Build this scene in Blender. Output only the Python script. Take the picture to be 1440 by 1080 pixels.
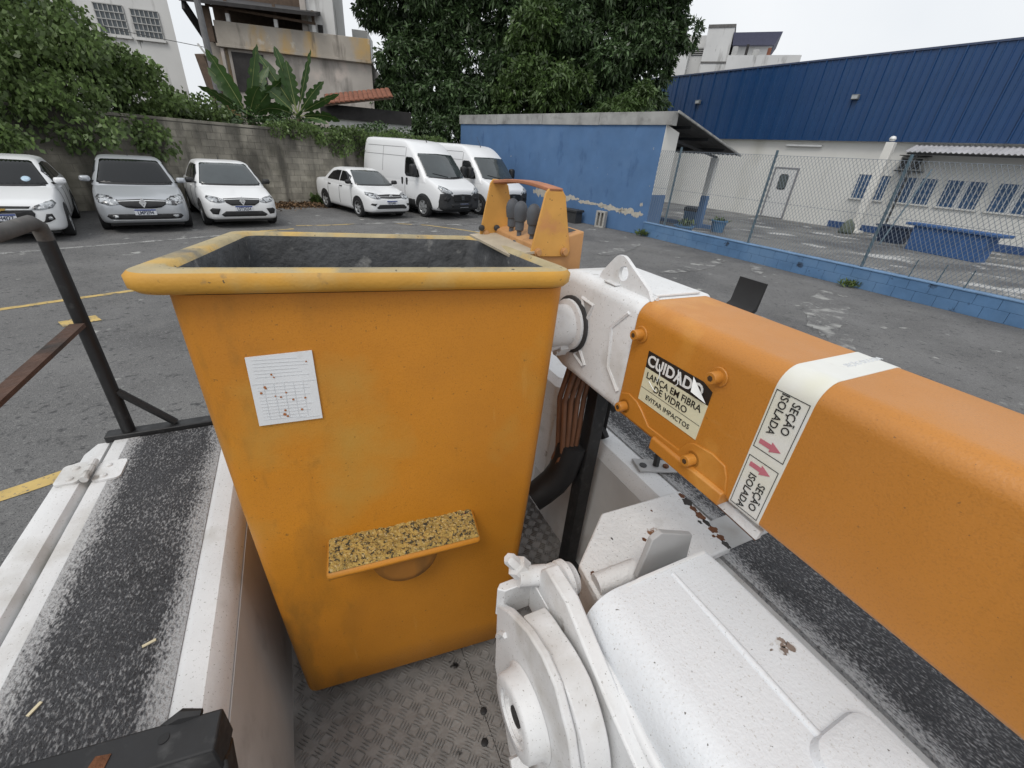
import bpy, bmesh, math, random
import numpy as np
from mathutils import Vector, Matrix
from mathutils.bvhtree import BVHTree
random.seed(7)
RNG = np.random.default_rng(11)
for o in list(bpy.data.objects):
    bpy.data.objects.remove(o)
SC = bpy.context.scene
COL = SC.collection
PI = math.pi

# ------------------------------------------------------------------ camera
CAM_H = 2.22
cam = bpy.data.cameras.new('camera')
cam.sensor_width = 36.0
cam.lens = 594.5 / 1440 * 36
cam.clip_start = 0.02
cam.clip_end = 2000
camo = bpy.data.objects.new('camera', cam)
COL.objects.link(camo)
_p, _r = 0.4939, -0.0797
_fw = Vector((0, math.cos(_p), -math.sin(_p)))
_dn = Vector((0, -math.sin(_p), -math.cos(_p)))
_rt = Vector((1, 0, 0))
_rt2 = _rt * math.cos(_r) + _dn * math.sin(_r)
_dn2 = _dn * math.cos(_r) - _rt * math.sin(_r)
_m = Matrix((_rt2, -_dn2, -_fw)).transposed().to_4x4()
_m.translation = Vector((0, 0, CAM_H))
camo.matrix_world = _m
SC.camera = camo

# ------------------------------------------------------------------ sky and sun (overcast)
SUN_EL, SUN_AZ = math.radians(56), math.radians(205)
world = bpy.data.worlds.new('World')
SC.world = world
world.use_nodes = True
nt = world.node_tree
nt.nodes.clear()
wo = nt.nodes.new('ShaderNodeOutputWorld')
bg = nt.nodes.new('ShaderNodeBackground')
sky = nt.nodes.new('ShaderNodeTexSky')
sky.sky_type = 'NISHITA'
sky.sun_disc = False
sky.sun_elevation = SUN_EL
sky.sun_rotation = SUN_AZ
sky.dust_density = 6.0
sky.air_density = 1.2
tcw = nt.nodes.new('ShaderNodeTexCoord')
nzw = nt.nodes.new('ShaderNodeTexNoise')
nzw.inputs['Scale'].default_value = 1.6
nzw.inputs['Detail'].default_value = 5
rpw = nt.nodes.new('ShaderNodeValToRGB')
rpw.color_ramp.elements[0].position = 0.3
rpw.color_ramp.elements[0].color = (6.1, 6.4, 6.75, 1)
rpw.color_ramp.elements[1].position = 0.75
rpw.color_ramp.elements[1].color = (7.7, 7.8, 7.9, 1)
mxw = nt.nodes.new('ShaderNodeMix')
mxw.data_type = 'RGBA'
mxw.inputs[0].default_value = 0.93
nt.links.new(tcw.outputs['Generated'], nzw.inputs['Vector'])
nt.links.new(nzw.outputs['Fac'], rpw.inputs['Fac'])
nt.links.new(sky.outputs[0], mxw.inputs[6])
nt.links.new(rpw.outputs[0], mxw.inputs[7])
nt.links.new(mxw.outputs[2], bg.inputs['Color'])
bg.inputs['Strength'].default_value = 0.1
nt.links.new(bg.outputs[0], wo.inputs[0])
sun = bpy.data.lights.new('sun', 'SUN')
sun.energy = 1.0
sun.angle = math.radians(25)
sun.color = (1.0, 0.96, 0.9)
suno = bpy.data.objects.new('sun', sun)
COL.objects.link(suno)
suno.rotation_euler = (PI / 2 - SUN_EL, 0, PI - SUN_AZ)
SC.view_settings.view_transform = 'Standard'
SC.view_settings.look = 'None'
SC.view_settings.exposure = 0.42
SC.view_settings.gamma = 1.0
SC.view_settings.use_curve_mapping = False

# ------------------------------------------------------------------ materials
MATS = {}


def M(name, col, rough=.55, metal=0.0, var=.12, vs=6, bump=0.0, bs=60, layers=(), coat=0.0,
      island=0.0, objrand=0.0, coord='Object', spec=.5, transl=0.0, bdetail=4, streak=None):
    if name in MATS:
        return MATS[name]
    m = bpy.data.materials.new(name)
    m.use_nodes = True
    N, L = m.node_tree.nodes, m.node_tree.links
    N.clear()
    out = N.new('ShaderNodeOutputMaterial')
    b = N.new('ShaderNodeBsdfPrincipled')
    b.inputs['Roughness'].default_value = rough
    b.inputs['Metallic'].default_value = metal
    b.inputs['Specular IOR Level'].default_value = spec
    if coat:
        b.inputs['Coat Weight'].default_value = coat
        b.inputs['Coat Roughness'].default_value = .08
    geo = N.new('ShaderNodeNewGeometry')
    tc = N.new('ShaderNodeTexCoord')
    P = geo.outputs['Position'] if coord == 'world' else tc.outputs['Object']

    def noise(scale, detail=4, stretch=None, rough_=.55, off=0.0):
        n = N.new('ShaderNodeTexNoise')
        n.inputs['Scale'].default_value = scale
        n.inputs['Detail'].default_value = detail
        n.inputs['Roughness'].default_value = rough_
        mp = N.new('ShaderNodeMapping')
        mp.inputs['Location'].default_value = (off, off * 1.7, off * .6)
        if stretch:
            mp.inputs['Scale'].default_value = stretch
        L.new(P, mp.inputs['Vector'])
        L.new(mp.outputs[0], n.inputs['Vector'])
        return n.outputs['Fac']

    def mapr(v, lo, hi, a=0.0, c=1.0):
        r = N.new('ShaderNodeMapRange')
        r.inputs['From Min'].default_value = lo
        r.inputs['From Max'].default_value = hi
        r.inputs['To Min'].default_value = a
        r.inputs['To Max'].default_value = c
        L.new(v, r.inputs['Value'])
        return r.outputs[0]

    def mul(a, c):
        n = N.new('ShaderNodeMath')
        n.operation = 'MULTIPLY'
        L.new(a, n.inputs[0])
        if isinstance(c, float):
            n.inputs[1].default_value = c
        else:
            L.new(c, n.inputs[1])
        return n.outputs[0]

    rgb = N.new('ShaderNodeRGB')
    rgb.outputs[0].default_value = (*col, 1)
    cur = rgb.outputs[0]
    if var:
        f = mapr(noise(vs, 6), .25, .75, 1 - var, 1 + var)
        mx = N.new('ShaderNodeVectorMath')
        mx.operation = 'SCALE'
        L.new(cur, mx.inputs[0])
        L.new(f, mx.inputs['Scale'])
        cur = mx.outputs[0]
    if island or objrand:
        if island:
            src = geo.outputs['Random Per Island']
        else:
            oi = N.new('ShaderNodeObjectInfo')
            src = oi.outputs['Random']
        k = island or objrand
        mx = N.new('ShaderNodeVectorMath')
        mx.operation = 'SCALE'
        L.new(cur, mx.inputs[0])
        L.new(mapr(src, 0, 1, 1 - k, 1 + k), mx.inputs['Scale'])
        cur = mx.outputs[0]
    for i, ly in enumerate(layers):
        c2, sc, lo, hi = ly[:4]
        det = ly[4] if len(ly) > 4 else 5
        st = ly[5] if len(ly) > 5 else None
        kind = ly[6] if len(ly) > 6 else 'n'
        if kind == 'v':
            v = N.new('ShaderNodeTexVoronoi')
            v.inputs['Scale'].default_value = sc
            mp = N.new('ShaderNodeMapping')
            if st:
                mp.inputs['Scale'].default_value = st
            L.new(P, mp.inputs['Vector'])
            L.new(mp.outputs[0], v.inputs['Vector'])
            f = mapr(v.outputs['Distance'], lo, hi)
            if det:   # break up with a noise gate so that only some cells show
                f = mul(f, mapr(noise(sc * .23, 3, off=3.1 + i), .5, .56))
        elif kind == 'x':   # dirt that gathers towards one side: lo..hi in metres along X
            sp = N.new('ShaderNodeSeparateXYZ')
            L.new(P, sp.inputs[0])
            f = mul(mapr(sp.outputs['X'], lo, hi), mapr(noise(sc, det, st, off=5.5 + i), .47, .60))
        elif kind == 'z':   # grime that hangs from a height: lo..hi in metres, broken by streaky noise
            sp = N.new('ShaderNodeSeparateXYZ')
            L.new(P, sp.inputs[0])
            g = mapr(sp.outputs['Z'], lo, hi)
            f = mul(g, mapr(noise(sc, det, st, off=5.5 + i), .32, .62))
        else:
            f = mapr(noise(sc, det, st, off=1.3 * i + .7), lo, hi)
        if len(ly) > 7:
            f = mul(f, float(ly[7]))
        mx = N.new('ShaderNodeMix')
        mx.data_type = 'RGBA'
        L.new(f, mx.inputs[0])
        L.new(cur, mx.inputs[6])
        mx.inputs[7].default_value = (*c2, 1)
        cur = mx.outputs[2]
    L.new(cur, b.inputs['Base Color'])
    if rough < .9 and not metal and not coat and var:
        L.new(mapr(noise(vs * 2.3, 4, off=9.0), .3, .7, max(rough - .08, .02), min(rough + .1, 1)), b.inputs['Roughness'])
    if bump:
        bn = N.new('ShaderNodeBump')
        bn.inputs['Strength'].default_value = bump
        bn.inputs['Distance'].default_value = .01
        L.new(noise(bs, bdetail, off=2.0), bn.inputs['Height'])
        L.new(bn.outputs[0], b.inputs['Normal'])
    sh = b.outputs[0]
    if transl:
        tr = N.new('ShaderNodeBsdfTranslucent')
        L.new(cur, tr.inputs['Color'])
        ms = N.new('ShaderNodeMixShader')
        ms.inputs[0].default_value = transl
        L.new(sh, ms.inputs[1])
        L.new(tr.outputs[0], ms.inputs[2])
        sh = ms.outputs[0]
    L.new(sh, out.inputs[0])
    MATS[name] = m
    return m


# ------------------------------------------------------------------ mesh helpers
class MB:
    def __init__(s):
        s.v, s.f = [], []

    def add(s, vs, fs):
        k = len(s.v)
        s.v += [tuple(map(float, q)) for q in vs]
        s.f += [tuple(i + k for i in f) for f in fs]
        return s

    def box(s, x0, x1, y0, y1, z0, z1):
        return s.add([(x0, y0, z0), (x1, y0, z0), (x1, y1, z0), (x0, y1, z0), (x0, y0, z1), (x1, y0, z1), (x1, y1, z1), (x0, y1, z1)],
                     [(3, 2, 1, 0), (4, 5, 6, 7), (0, 1, 5, 4), (1, 2, 6, 5), (2, 3, 7, 6), (3, 0, 4, 7)])

    def obox(s, p0, p1, w, h, up=(0, 0, 1)):
        """bar from p0 to p1 of width w and height h"""
        p0, p1, up = Vector(p0), Vector(p1), Vector(up)
        d = (p1 - p0).normalized()
        r = d.cross(up).normalized()
        u = r.cross(d)
        vs = []
        for p in (p0, p1):
            for a, b in ((-1, -1), (1, -1), (1, 1), (-1, 1)):
                vs.append(p + r * (a * w / 2) + u * (b * h / 2))
        return s.add(vs, [(3, 2, 1, 0), (4, 5, 6, 7), (0, 1, 5, 4), (1, 2, 6, 5), (2, 3, 7, 6), (3, 0, 4, 7)])

    def tube(s, pts, rad, n=10, cap=True):
        pts = [Vector(p) for p in pts]
        rads = rad if isinstance(rad, (list, tuple)) else [rad] * len(pts)
        rings = []
        prev = None
        for i, p in enumerate(pts):
            d = (pts[min(i + 1, len(pts) - 1)] - pts[max(i - 1, 0)]).normalized()
            if prev is None:
                a = d.cross(Vector((0, 0, 1)))
                if a.length < .1:
                    a = d.cross(Vector((0, 1, 0)))
            else:
                a = prev - d * prev.dot(d)
            a.normalize()
            prev = a
            b = d.cross(a)
            rings.append([p + (a * math.cos(2 * PI * k / n) + b * math.sin(2 * PI * k / n)) * rads[i] for k in range(n)])
        return s.loft(rings, cap=cap)

    def loft(s, rings, cap=True, closed=True):
        n = len(rings[0])
        assert all(len(r) == n for r in rings)
        vs = [q for r in rings for q in r]
        fs = []
        for i in range(len(rings) - 1):
            for k in range(n if closed else n - 1):
                k2 = (k + 1) % n
                fs.append((i * n + k, i * n + k2, (i + 1) * n + k2, (i + 1) * n + k))
        if cap:
            fs.append(tuple(range(n - 1, -1, -1)))
            fs.append(tuple((len(rings) - 1) * n + k for k in range(n)))
        return s.add(vs, fs)

    def prism(s, poly, fn, d0, d1):
        """poly of 2D points, fn(a,b,d)->3D"""
        return s.loft([[fn(a, b, d0) for a, b in poly], [fn(a, b, d1) for a, b in poly]])

    def lathe(s, prof, origin, axis, n=24, cap=True):
        o, ax = Vector(origin), Vector(axis).normalized()
        a = ax.cross(Vector((0, 0, 1)))
        if a.length < .1:
            a = ax.cross(Vector((0, 1, 0)))
        a.normalize()
        b = ax.cross(a)
        rings = [[o + ax * h + (a * math.cos(2 * PI * k / n) + b * math.sin(2 * PI * k / n)) * r for k in range(n)] for r, h in prof]
        return s.loft(rings, cap=cap)

    def mesh(s, name):
        me = bpy.data.meshes.new(name)
        me.from_pydata(s.v, [], s.f)
        me.update()
        bm = bmesh.new()
        bm.from_mesh(me)
        bmesh.ops.recalc_face_normals(bm, faces=bm.faces)
        bm.to_mesh(me)
        bm.free()
        return me

    def build(s, name, mat, parent=None, smooth=35, bevel=0.0, seg=2):
        return ob(name, s.mesh(name), mat, parent, smooth, bevel, seg)


def ob(name, me, mat, parent=None, smooth=35, bevel=0.0, seg=2):
    o = bpy.data.objects.new(name, me)
    COL.objects.link(o)
    if mat is not None and not me.materials:
        me.materials.append(mat)
    if smooth:
        me.shade_smooth()
        me.set_sharp_from_angle(angle=math.radians(smooth))
    if bevel:
        md = o.modifiers.new('bevel', 'BEVEL')
        md.width = bevel
        md.segments = seg
        md.limit_method = 'ANGLE'
        md.angle_limit = math.radians(40)
        md.harden_normals = False
    if parent is not None:
        o.parent = parent
    return o


def tag(o, label=None, cat=None, group=None, kind=None):
    if label:
        o['label'] = label
    if cat:
        o['category'] = cat
    if group:
        o['group'] = group
    if kind:
        o['kind'] = kind
    return o


def thing(name, label, cat, loc=(0, 0, 0), rotz=0.0, group=None):
    o = bpy.data.objects.new(name, None)
    COL.objects.link(o)
    o.empty_display_size = .3
    o.location = loc
    o.rotation_euler = (0, 0, rotz)
    return tag(o, label, cat, group)


def rrect(cx, cy, w, h, r, n=5):
    pts = []
    rs = r if isinstance(r, (list, tuple)) else [r] * 4
    for (sx, sy, a0), rr in zip(((1, 1, 0), (-1, 1, 90), (-1, -1, 180), (1, -1, 270)), rs):
        for k in range(n + 1):
            a = math.radians(a0 + 90 * k / n)
            pts.append((cx + sx * (w / 2 - rr) + rr * math.cos(a), cy + sy * (h / 2 - rr) + rr * math.sin(a)))
    return pts


def text(name, body, size, mat, parent, origin, right, up, align='CENTER', ext=.0004, bold=0.0, sx=1.0):
    cu = bpy.data.curves.new(name, 'FONT')
    cu.body = body
    cu.size = size
    cu.align_x = align
    cu.align_y = 'CENTER'
    cu.extrude = ext
    cu.offset = bold
    cu.resolution_u = 3
    t = bpy.data.objects.new(name + '_src', cu)
    COL.objects.link(t)
    dg = bpy.context.evaluated_depsgraph_get()
    me = bpy.data.meshes.new_from_object(t.evaluated_get(dg))
    bpy.data.objects.remove(t)
    me.name = name
    r, u = Vector(right).normalized(), Vector(up).normalized()
    nrm = r.cross(u)
    m = Matrix((r * sx, u, nrm)).transposed().to_4x4()
    m.translation = Vector(origin)
    me.transform(m)
    me.materials.clear()
    return ob(name, me, mat, parent, smooth=0)


def fast_mesh(name, V, F4):
    """V (n,3) float array, F4 (m,4) int array"""
    me = bpy.data.meshes.new(name)
    me.vertices.add(len(V))
    me.vertices.foreach_set('co', np.asarray(V, dtype=np.float32).ravel())
    me.loops.add(F4.size)
    me.loops.foreach_set('vertex_index', F4.astype(np.int32).ravel())
    me.polygons.add(len(F4))
    me.polygons.foreach_set('loop_start', np.arange(0, F4.size, F4.shape[1], dtype=np.int32))
    me.update(calc_edges=True)
    me.validate()
    return me


def vnoise(p, s):
    p = np.asarray(p) * s
    return (np.sin(p[..., 0] * 1.7 + p[..., 1] * 2.3 + 1.1) + np.sin(p[..., 1] * 3.1 - p[..., 2] * 1.9 + .4) + np.sin(p[..., 2] * 2.7 + p[..., 0] * 1.3 + 2.2)) / 3
# ------------------------------------------------------------------ ground
ASPH = dict(rough=.85, var=.28, vs=.9, bump=.9, bs=120, coord='world')
ALAY = [
    ((.075, .075, .077), .35, .5, .72, 5), ((.17, .168, .163), 1.3, .55, .78, 6),
    ((.24, .235, .23), 75, .56, .70, 3), ((.035, .035, .037), 95, .56, .68, 3), ((.21, .21, .205), 22, .6, .72, 5), ((.06, .06, .062), 14, .58, .7, 5),
    ((.42, .42, .40), 1.9, .655, .70, 8, None, 'n', .75), ((.022, .022, .024), .55, .735, .76, 3)]
asphalt = M('asphalt', (.142, .141, .140), layers=ALAY, **ASPH)
worn = M('asphalt_worn', (.142, .141, .140), layers=ALAY + [((.38, .38, .365), 2.6, .53, .66, 10, None, 'n', .8), ((.36, .36, .35), 11, .60, .68, 8, None, 'n', .7)], **ASPH)
g = MB()
for i in range(8):
    for j in range(8):
        g.add([(-200 + i * 50, -200 + j * 50, 0), (-150 + i * 50, -200 + j * 50, 0), (-150 + i * 50, -150 + j * 50, 0), (-200 + i * 50, -150 + j * 50, 0)], [(0, 1, 2, 3)])
tag(g.build('ground', asphalt, smooth=0), kind='structure')

yellowp = M('yellow_road_paint', (.50, .36, .13), rough=.8, var=.2, vs=5, coord='world', layers=[((.11, .11, .11), 5, .56, .68, 6), ((.12, .12, .12), 30, .58, .68, 3)])
whitep = M('worn_white_paint', (.36, .36, .35), rough=.8, var=.2, vs=4, coord='world', layers=[((.115, .115, .115), 6, .46, .58, 7), ((.12, .12, .12), 34, .5, .6, 4)])


def ribbon(name, pts, w, mat, z=.004, jag=.0):
    m = MB()
    pts = [Vector((p[0], p[1], 0)) for p in pts]
    row = []
    for i, p in enumerate(pts):
        d = (pts[min(i + 1, len(pts) - 1)] - pts[max(0, i - 1)]).normalized()
        nrm = Vector((-d.y, d.x, 0))
        row.append((p + nrm * (w / 2 + random.uniform(-jag, jag)), p - nrm * (w / 2 + random.uniform(-jag, jag))))
    vs = []
    for a, b in row:
        vs += [(a.x, a.y, z), (b.x, b.y, z)]
    m.add(vs, [(2 * i, 2 * i + 1, 2 * i + 3, 2 * i + 2) for i in range(len(row) - 1)])
    return tag(m.build(name, mat, smooth=0), kind='structure')


def seg(a, b, n=12):
    return [(a[0] + (b[0] - a[0]) * k / n, a[1] + (b[1] - a[1]) * k / n) for k in range(n + 1)]


ribbon('parking_line', seg((-8.1, 3.1), (-3.2, 9.9), 30), .11, yellowp, jag=.008)
ribbon('parking_line', seg((-11.5, 4.6), (-7.35, 10.65), 30), .12, whitep, jag=.02)
ribbon('parking_line', [(-6.6, 12.7), (-5.9, 13.2), (-5.2, 13.9), (-4.4, 14.5), (-3.2, 14.7), (-1.9, 14.3), (-1.0, 13.8)], .11, yellowp, jag=.01)
ribbon('parking_line', seg((-7.2, 11.2), (-6.4, 12.2), 6), .12, yellowp, jag=.01)
ribbon('parking_line', seg((-3.95, 1.2), (-2.55, 2.95), 12), .13, yellowp, jag=.008)
ribbon('painted_mark', seg((-5.60, 4.72), (-5.40, 5.02), 4), .24, yellowp, z=.008, jag=.006)


def splat(name, cx, cy, w, h, ang, seed, mat=None, z=.006):
    rq = random.Random(seed)
    pts = []
    ph = [rq.uniform(0, 6.28) for _ in range(5)]
    for k in range(72):
        a = 2 * PI * k / 72
        r = 1 + .13 * math.sin(2 * a + ph[0]) + .10 * math.sin(3 * a + ph[1]) + .07 * math.sin(7 * a + ph[2]) + .06 * math.sin(17 * a + ph[3]) + rq.uniform(-.05, .05)
        x, y = w / 2 * math.cos(a) * r, h / 2 * math.sin(a) * r
        pts.append((cx + x * math.cos(ang) - y * math.sin(ang), cy + x * math.sin(ang) + y * math.cos(ang), z))
    return tag(MB().add(pts, [tuple(range(72))]).build(name, mat or worn, smooth=0), kind='structure')


for i, (cx, cy, w, h) in enumerate([(5.95, 8.1, 3.4, .45), (5.2, 6.6, 1.6, .3), (4.6, 11.4, 3.2, .3), (6.6, 12.2, 2.2, .3), (2.9, 13.0, 2.5, .35), (-4.5, 14.5, 2.2, .22), (-3.5, 14.8, 1.3, .16), (-2.2, 15.4, 1.6, .18)]):
    splat('worn_paint_patch', cx, cy, w, h * 1.5, math.radians(54 + 12 * math.sin(i * 2.3)), i, z=.006 + .0004 * i)

# yard behind the low wall: paler worn concrete
yard = M('yard_concrete', (.17, .168, .16), rough=.9, var=.25, vs=.6, coord='world', bump=.3, bs=60, layers=[((.09, .09, .092), .5, .45, .62, 6), ((.42, .42, .41), .7, .57, .66, 7)])
m = MB().add([(5.0, 16.2, .006), (14.5, 1.4, .006), (34, 6.0, .006), (8.0, 41.5, .006)], [(0, 1, 2, 3)])
tag(m.build('yard_floor', yard, smooth=0), kind='structure')

# raised bank behind the block wall
WROT = .9073
WU, WN_ = Vector((math.cos(WROT), math.sin(WROT), 0)), Vector((-math.sin(WROT), math.cos(WROT), 0))


def WP(u, n, z=0.0):
    v = WU * u + WN_ * n
    return (v.x, v.y, z)


soil = M('bank_soil', (.05, .04, .028), rough=.95, var=.4, vs=2, bump=1, bs=8, coord='world')
m = MB()
m.loft([[WP(-30, 17.7, 0), WP(17.0, 17.7, 0), WP(17.0, 60, 0), WP(-30, 60, 0)], [WP(-30, 17.7, 2.1), WP(17.0, 17.7, 2.1), WP(17.0, 60, 2.2), WP(-30, 60, 2.2)]])
tag(m.build('raised_bank', soil, smooth=0), kind='structure')

# ------------------------------------------------------------------ block wall behind the cars
block_m = M('block_concrete', (.35, .325, .27), rough=.92, var=.25, vs=3, bump=.5, bs=50, objrand=.16, coord='world', layers=[
    ((.21, .195, .155), 1.2, .5, .68, 6), ((.035, .033, .03), 1.1, 0.7, 1.9, 7, (1.0, 1.0, .30), 'z', .95), ((.07, .065, .055), 1.5, .52, .66, 8, (1, 1, .3), 'n', .85)])
mortar_m = M('mortar', (.22, .205, .175), rough=.95, var=.3, vs=4, coord='world', layers=[((.03, .03, .028), 1.1, 0.7, 1.9, 7, (1.0, 1.0, .30), 'z', .95)])
bw = thing('block_wall', 'stained grey concrete block wall behind the parked cars', 'wall', (WN_.x * 17.4, WN_.y * 17.4, 0), WROT)
MB().box(-12, 17.2, .008, .2, 0, 2.42).build('mortar_core', mortar_m, bw, smooth=0)
MB().box(-12, 17.2, -.02, .22, 2.42, 2.5).build('coping', block_m, bw, bevel=.01)
bl_me = MB().box(-.1955, .1955, 0, .03, .004, .196).mesh('brick')
rest = MB()
cand = []
for c in range(12):
    for k in range(73):
        u = -11.8 + k * .4 + (.2 if c % 2 else 0)
        if u < 17:
            cand.append((abs(u - 7.6) + .01 * c, u, c))
cand.sort()
for i, (_, u, c) in enumerate(cand):
    if i < 300:
        o = ob('block', bl_me, block_m, bw, smooth=0)
        o.location = (u, random.uniform(-.006, .004), c * .2)
        o.rotation_euler = (0, 0, random.uniform(-.01, .01))
    else:
        y = random.uniform(-.006, .004)
        rest.box(u - .1955, u + .1955, y, y + .03, c * .2 + .004, c * .2 + .196)
tag(rest.build('block_courses', block_m, bw, smooth=0), kind='stuff')

# ------------------------------------------------------------------ blue lean-to shed
bluep = M('blue_wall_paint', (.082, .168, .325), rough=.8, var=.14, vs=1.3, bump=.25, bs=30, layers=[((.10, .19, .35), .8, .5, .75, 6), ((.045, .105, .23), 2.5, .6, .75, 6, (1, 1, .4)), ((.40, .40, .37), 3.3, .73, .75, 6)])
whitew = M('white_wall_paint', (.72, .71, .67), rough=.8, var=.06, vs=1.0, bump=.15, bs=25, layers=[((.5, .48, .42), 1.4, .58, .8, 6, (1, 1, .3)), ((.42, .40, .35), 4, .66, .8, 6)])
fibre = M('fibre_cement', (.33, .33, .32), rough=.85, var=.25, vs=2, bump=.3, bs=30, layers=[((.16, .155, .15), 1.8, .52, .72, 6)])
darksteel = M('dark_steel', (.035, .036, .038), rough=.6, var=.2)
plaster = M('bare_plaster', (.46, .43, .37), rough=.95, var=.2, vs=9, bump=.5, bs=40)
sh = thing('lean_to_shed', 'blue painted lean-to shed wall with grey capping and sloped roof', 'shed', (4.36, 16.35, 0), -.8255)
MB().box(-11.8, 0, 0, .2, 0, 3.47).build('wall', bluep, sh, bevel=.01)
MB().loft([[(-.22, .2, 0), (-.02, .2, 0), (-.02, .2, 3.44), (-.22, .2, 3.44)], [(-.22, .85, 0), (-.02, .85, 0), (-.02, .85, 3.3), (-.22, .85, 3.3)]]).build('end_wall_core', whitew, sh)
MB().loft([[(0.0, .0, 1.36), (.012, 0, 1.36), (.012, .0, 3.47), (0, .0, 3.47)], [(0, .86, 1.36), (.012, .86, 1.36), (.012, .86, 3.3), (0, .86, 3.3)]]).build('white_end_panel', whitew, sh)
MB().box(0, .012, .0, .86, 0, 1.357).build('blue_end_panel', bluep, sh)
for k in range(4):
    x0 = -11.85 + k * 3.02
    MB().loft([[(x0, -.05, 3.45), (x0, -.05, 3.82), (x0, .25, 3.86), (x0, .25, 3.45)], [(x0 + 3.0, -.05, 3.44 + .015 * (k % 2)), (x0 + 3.0, -.05, 3.83), (x0 + 3.0, .25, 3.86), (x0 + 3.0, .25, 3.45)]]).build('cap_flashing', fibre, sh)
nx = 66
for k in range(11):
    mm = MB()
    v, f = [], []
    x0, x1 = -11.9 + k * 1.11, -11.9 + k * 1.11 + 1.13
    for i in range(19):
        x = x0 + (x1 - x0) * i / 18
        dz = .025 * math.sin(2 * PI * x / .185)
        for (y, z) in ((.2, 3.80), (5.3, 2.88)):
            v += [(x, y, z + dz), (x, y, z + dz - .012)]
    for i in range(18):
        a, b = 4 * i, 4 * i + 4
        f += [(a, a + 2, b + 2, b), (a + 1, b + 1, b + 3, a + 3), (a + 2, a + 3, b + 3, b + 2)]
    mm.add(v, f).build('roof_sheet', M('roof_dark_sheet', (.085, .085, .085), rough=.8, var=.3, vs=2), sh, smooth=60)
MB().obox((.3, .05, 3.83), (.3, 5.32, 2.86), .05, .07).build('roof_edge', fibre, sh)
for y in (1.3, 2.7, 4.1):
    MB().obox((-11.8, y, 3.72 - .18 * y), (.15, y, 3.72 - .18 * y), .06, .1).build('purlin', darksteel, sh)
MB().obox((-.5, .7, 3.2), (-.5, 5.0, 2.74), .07, .08).build('rafter', darksteel, sh)
MB().box(-.62, -.38, 4.75, 4.99, 1.3, 2.72).build('post_upper', whitew, sh, bevel=.01)
MB().box(-.63, -.37, 4.74, 5.0, 0, 1.3).build('post_lower', bluep, sh, bevel=.01)
MB().box(-11.6, -11.4, 4.75, 4.99, 0, 2.75).build('post', whitew, sh)
MB().box(-11.8, .0, 5.0, 5.12, 0, .16).build('kerb', bluep, sh)


def blob_patch(name, cx, cz, w, h, y, mat, parent, n=130, seed=1):
    rr = random.Random(seed)
    pts = []
    ph = [rr.uniform(0, 6.28) for _ in range(6)]
    for k in range(n):
        a = 2 * PI * k / n
        r = 1 + .3 * math.sin(4 * a + ph[0]) + .3 * math.sin(9 * a + ph[1]) + .25 * math.sin(17 * a + ph[2]) + rr.uniform(-.3, .3)
        pts.append((cx + w / 2 * math.copysign(abs(math.cos(a)) ** .7, math.cos(a)) * (1 + .03 * math.sin(13 * a + ph[3])), cz + h / 2 * math.sin(a) * max(.15, r)))
    return MB().prism(pts, lambda a, b, d: (a, d, b), y, y - .003).build(name, mat, parent, smooth=0)


for i, (cx, cz, w, h) in enumerate([(-2.6, .78, 1.5, .12), (-1.6, .72, 1.2, .14), (-.75, .68, 1.1, .2), (-4.0, .86, 1.4, .16), (-5.4, .9, 1.3, .32), (-.35, 1.0, .12, .1)]):
    blob_patch('peeled_paint', cx, cz, w, h, -.001, plaster, sh, seed=i)

# things along the blue wall
hollow = M('hollow_block_grey', (.36, .35, .33), rough=.9, var=.15, vs=12, bump=.3)


def SHP(x, y, z=0):
    c, s_ = math.cos(-.8255), math.sin(-.8255)
    return (4.36 + x * c - y * s_, 16.35 + x * s_ + y * c, z)


o = MB()
o.box(-.2, .2, -.09, .09, 0, .06).box(-.2, .2, -.09, .09, .54, .6).box(-.2, -.13, -.09, .09, .06, .54).box(.13, .2, -.09, .09, .06, .54).box(-.03, .03, -.09, .09, .06, .54).box(-.13, .13, .05, .08, .06, .54)
o = tag(o.build('concrete_block', hollow, bevel=.006), 'pale hollow concrete block standing upright against the blue wall', 'block')
o.location = SHP(-1.85, -.25)
o.rotation_euler = (0, 0, -.7)
o = MB()
o.box(-.45, .45, -.2, .2, .0, .42).box(-.5, .5, -.24, .24, .42, .5)
o = tag(o.build('dark_box', darksteel, bevel=.01), 'low dark box against the blue wall beside the hollow block', 'box')
o.location = SHP(-3.3, -.4)
o.rotation_euler = (0, 0, -.82)

# ------------------------------------------------------------------ low blue wall and chain link fence
LROT = -.999
lw = thing('low_wall', 'low blue painted boundary wall under the chain link fence', 'wall', (4.36, 16.35, 0), LROT)
lowblue = M('low_wall_paint', (.090, .185, .335), rough=.85, var=.2, vs=2, bump=.4, bs=18, layers=[((.025, .04, .07), 2.6, .63, .68, 6), ((.12, .22, .37), 1.1, .5, .7, 6), ((.04, .06, .09), .9, .69, .72, 4, (.5, 1, 3))])
x = 0.0
k = 0
while x < 15:
    w = random.uniform(.36, .42)
    MB().box(x, x + w - .004, -.1, .1, 0, .225).build('block', lowblue, lw, bevel=.006, smooth=0)
    MB().box(x + (.2 if k else 0), x + w + .196, -.1 + random.uniform(-.003, .003), .1, .228, .44).build('block', lowblue, lw, bevel=.006, smooth=0)
    x += w
    k += 1
ledge = M('low_wall_top', (.16, .27, .43), rough=.85, var=.2, vs=4)
MB().box(-.05, x, -.115, .115, .441, .47).build('coping', ledge, lw, bevel=.006)

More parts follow.
